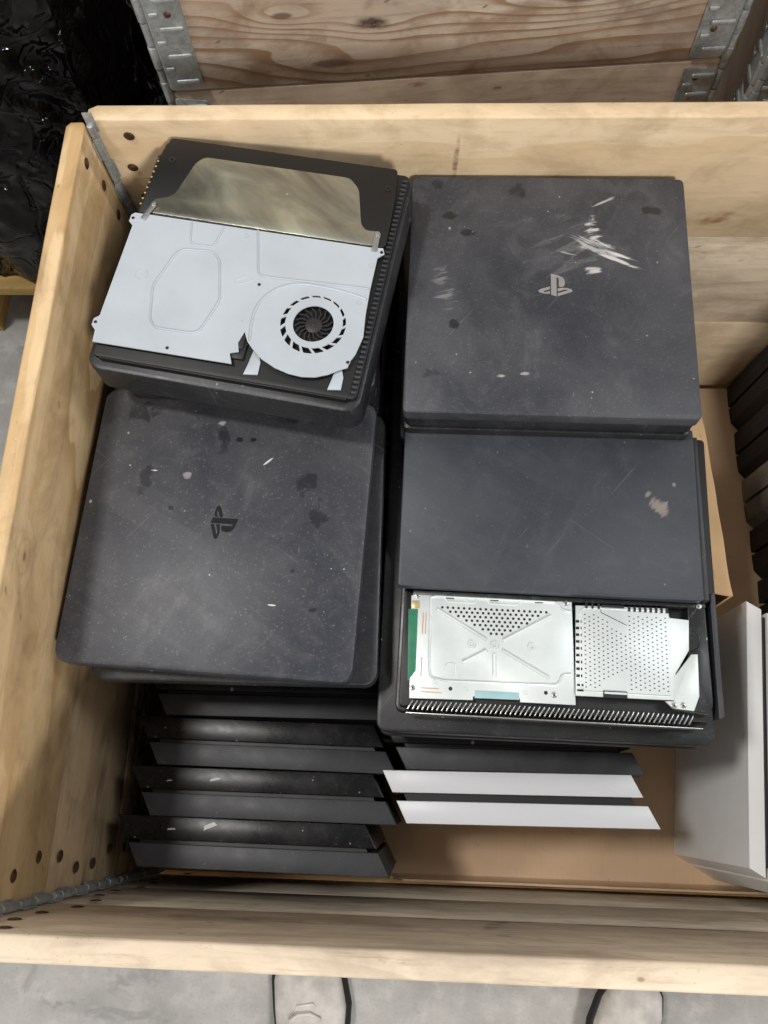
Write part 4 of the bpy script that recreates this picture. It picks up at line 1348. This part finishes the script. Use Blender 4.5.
# dense on the front and right faces
path = []
for s in range(10): path.append((x0, y1 + (y0 - y1) * s / 10))
for s in range(90): path.append((x0 + (x1 - x0) * s / 90, y0))
for s in range(60): path.append((x1, y0 + (y1 - y0) * s / 60))
for s in range(10): path.append((x1 + (x0 - x1) * s / 10, y1))
rows = []
cxm, cym = (x0 + x1) / 2, (y0 + y1) / 2
for j in range(NV + 1):
    z = zb + (zt - zb) * j / NV
    r = []
    for (px, py) in path:
        v = Vector((px, py, z))
        n1 = noise.noise(Vector((px * 5, py * 5, z * 6)))
        n2 = 1 - abs(noise.noise(Vector((px * 9 + z * 5, py * 9, z * 7 + px * 3)))) * 2.2
        n3 = 1 - abs(noise.noise(Vector((px * 22 - z * 12, py * 22, z * 16)))) * 2.4
        dsp = 0.035 * n1 + 0.016 * n2 + 0.007 * n3
        if z < -0.52:
            dsp += 0.02 * noise.noise(Vector((px * 14, py * 14, 3)))
        dirv = Vector((px - cxm, (py - cym) * 1.3, 0)).normalized()
        zz = z
        if j < 4: zz = z - (4 - j) * 0.014 * max(0, noise.noise(Vector((px * 10, py * 10, 8))) + 0.2)
        r.append(bm.verts.new((px + dirv.x * dsp, py + dirv.y * dsp, zz)))
    rows.append(r)
n = len(path)
for a, b in zip(rows, rows[1:]):
    for i in range(n):
        bm.faces.new((a[i], a[(i + 1) % n], b[(i + 1) % n], b[i]))
bm.faces.new(rows[0][::-1]); bm.faces.new(rows[-1])
tag(obj('wrapped_bale', bm, 'film', smooth=70), 'tall bale wrapped in wrinkled black plastic film at the upper left', 'wrapped bale')


# ------------------------------------------------------------------ shoes at the bottom edge
def shoe(label, loc, rotz, sx=1.0):
    t = thing('shoe', label, 'shoe', loc, (0, 0, rotz), group='pair of pale shoes')
    # sections from heel (y=-0.2) to toe (y=0.09): y, half width, height, centre shift
    sec = [(-0.200, 0.022, 0.070, 0.0), (-0.190, 0.034, 0.085, 0.0), (-0.150, 0.038, 0.095, 0.0), (-0.110, 0.038, 0.092, 0.002), (-0.070, 0.040, 0.078, 0.004), (-0.030, 0.045, 0.068, 0.006),
           (0.010, 0.049, 0.058, 0.006), (0.045, 0.047, 0.048, 0.002), (0.070, 0.038, 0.042, -0.002), (0.088, 0.022, 0.034, -0.004), (0.093, 0.010, 0.026, -0.005)]
    def loft(grow, z0, zf, nseg=18, crease=False):
        bm = bmesh.new(); rows = []
        # resample
        dense = []
        for a, b in zip(sec, sec[1:]):
            for k in range(4):
                s = k / 4
                dense.append(tuple(a[i] + (b[i] - a[i]) * s for i in range(4)))
        dense.append(sec[-1])
        for (y, hw, h, cs) in dense:
            r = []
            for k in range(nseg):
                a = 2 * PI * k / nseg
                ca, sa = math.cos(a), math.sin(a)
                X = (abs(ca) ** 0.75) * (1 if ca > 0 else -1) * (hw + grow)
                hz = zf(h)
                Z = z0 + (hz - z0) * (0.5 + 0.5 * (abs(sa) ** 0.8) * (1 if sa > 0 else -1))
                if crease and sa > 0.2 and -0.03 < y < 0.04:
                    Z -= 0.0022 * max(0, math.sin((y + 0.3 * abs(X)) * 420))
                r.append(bm.verts.new(((cs + X) * sx, y, Z)))
            rows.append(r)
        for a, b in zip(rows, rows[1:]):
            for k in range(nseg):
                bm.faces.new((a[k], a[(k + 1) % nseg], b[(k + 1) % nseg], b[k]))
        bm.faces.new(rows[0][::-1]); bm.faces.new(rows[-1])
        return bm
    obj('upper', loft(0.0, 0.012, lambda h: h, crease=True), 'canvas', t, smooth=60)
    obj('sole', loft(0.0065, 0.0, lambda h: 0.026), 'black_rubber', t, smooth=60)
    bm = bmesh.new()
    ridge(bm, [(-0.026 * sx, -0.05), (-0.024 * sx, -0.01), (-0.010 * sx, 0.016), (0.012 * sx, 0.018), (0.028 * sx, 0.0), (0.034 * sx, -0.05)], 0.003, 0.0015, 0.0555)
    obj('toe_seam', bm, 'canvas', t)
    for k in range(4):
        bm = bmesh.new()
        y = 0.004 - k * 0.017
        zt = 0.0595 + k * 0.0035
        ridge(bm, [(-0.020 * sx, y - 0.006), (-0.008 * sx, y + 0.001), (0.008 * sx, y + 0.002), (0.022 * sx, y - 0.005)], 0.006, 0.0022, zt)
        obj('lace', bm, 'canvas', t)
    return t


shoe('pale canvas shoe with black sole rim, left one at the bottom edge', (0.200, -0.952, GZ), R(4), 1.05)
shoe('pale canvas shoe with black sole rim, right one at the bottom edge', (0.655, -0.968, GZ), R(-16), -0.92)
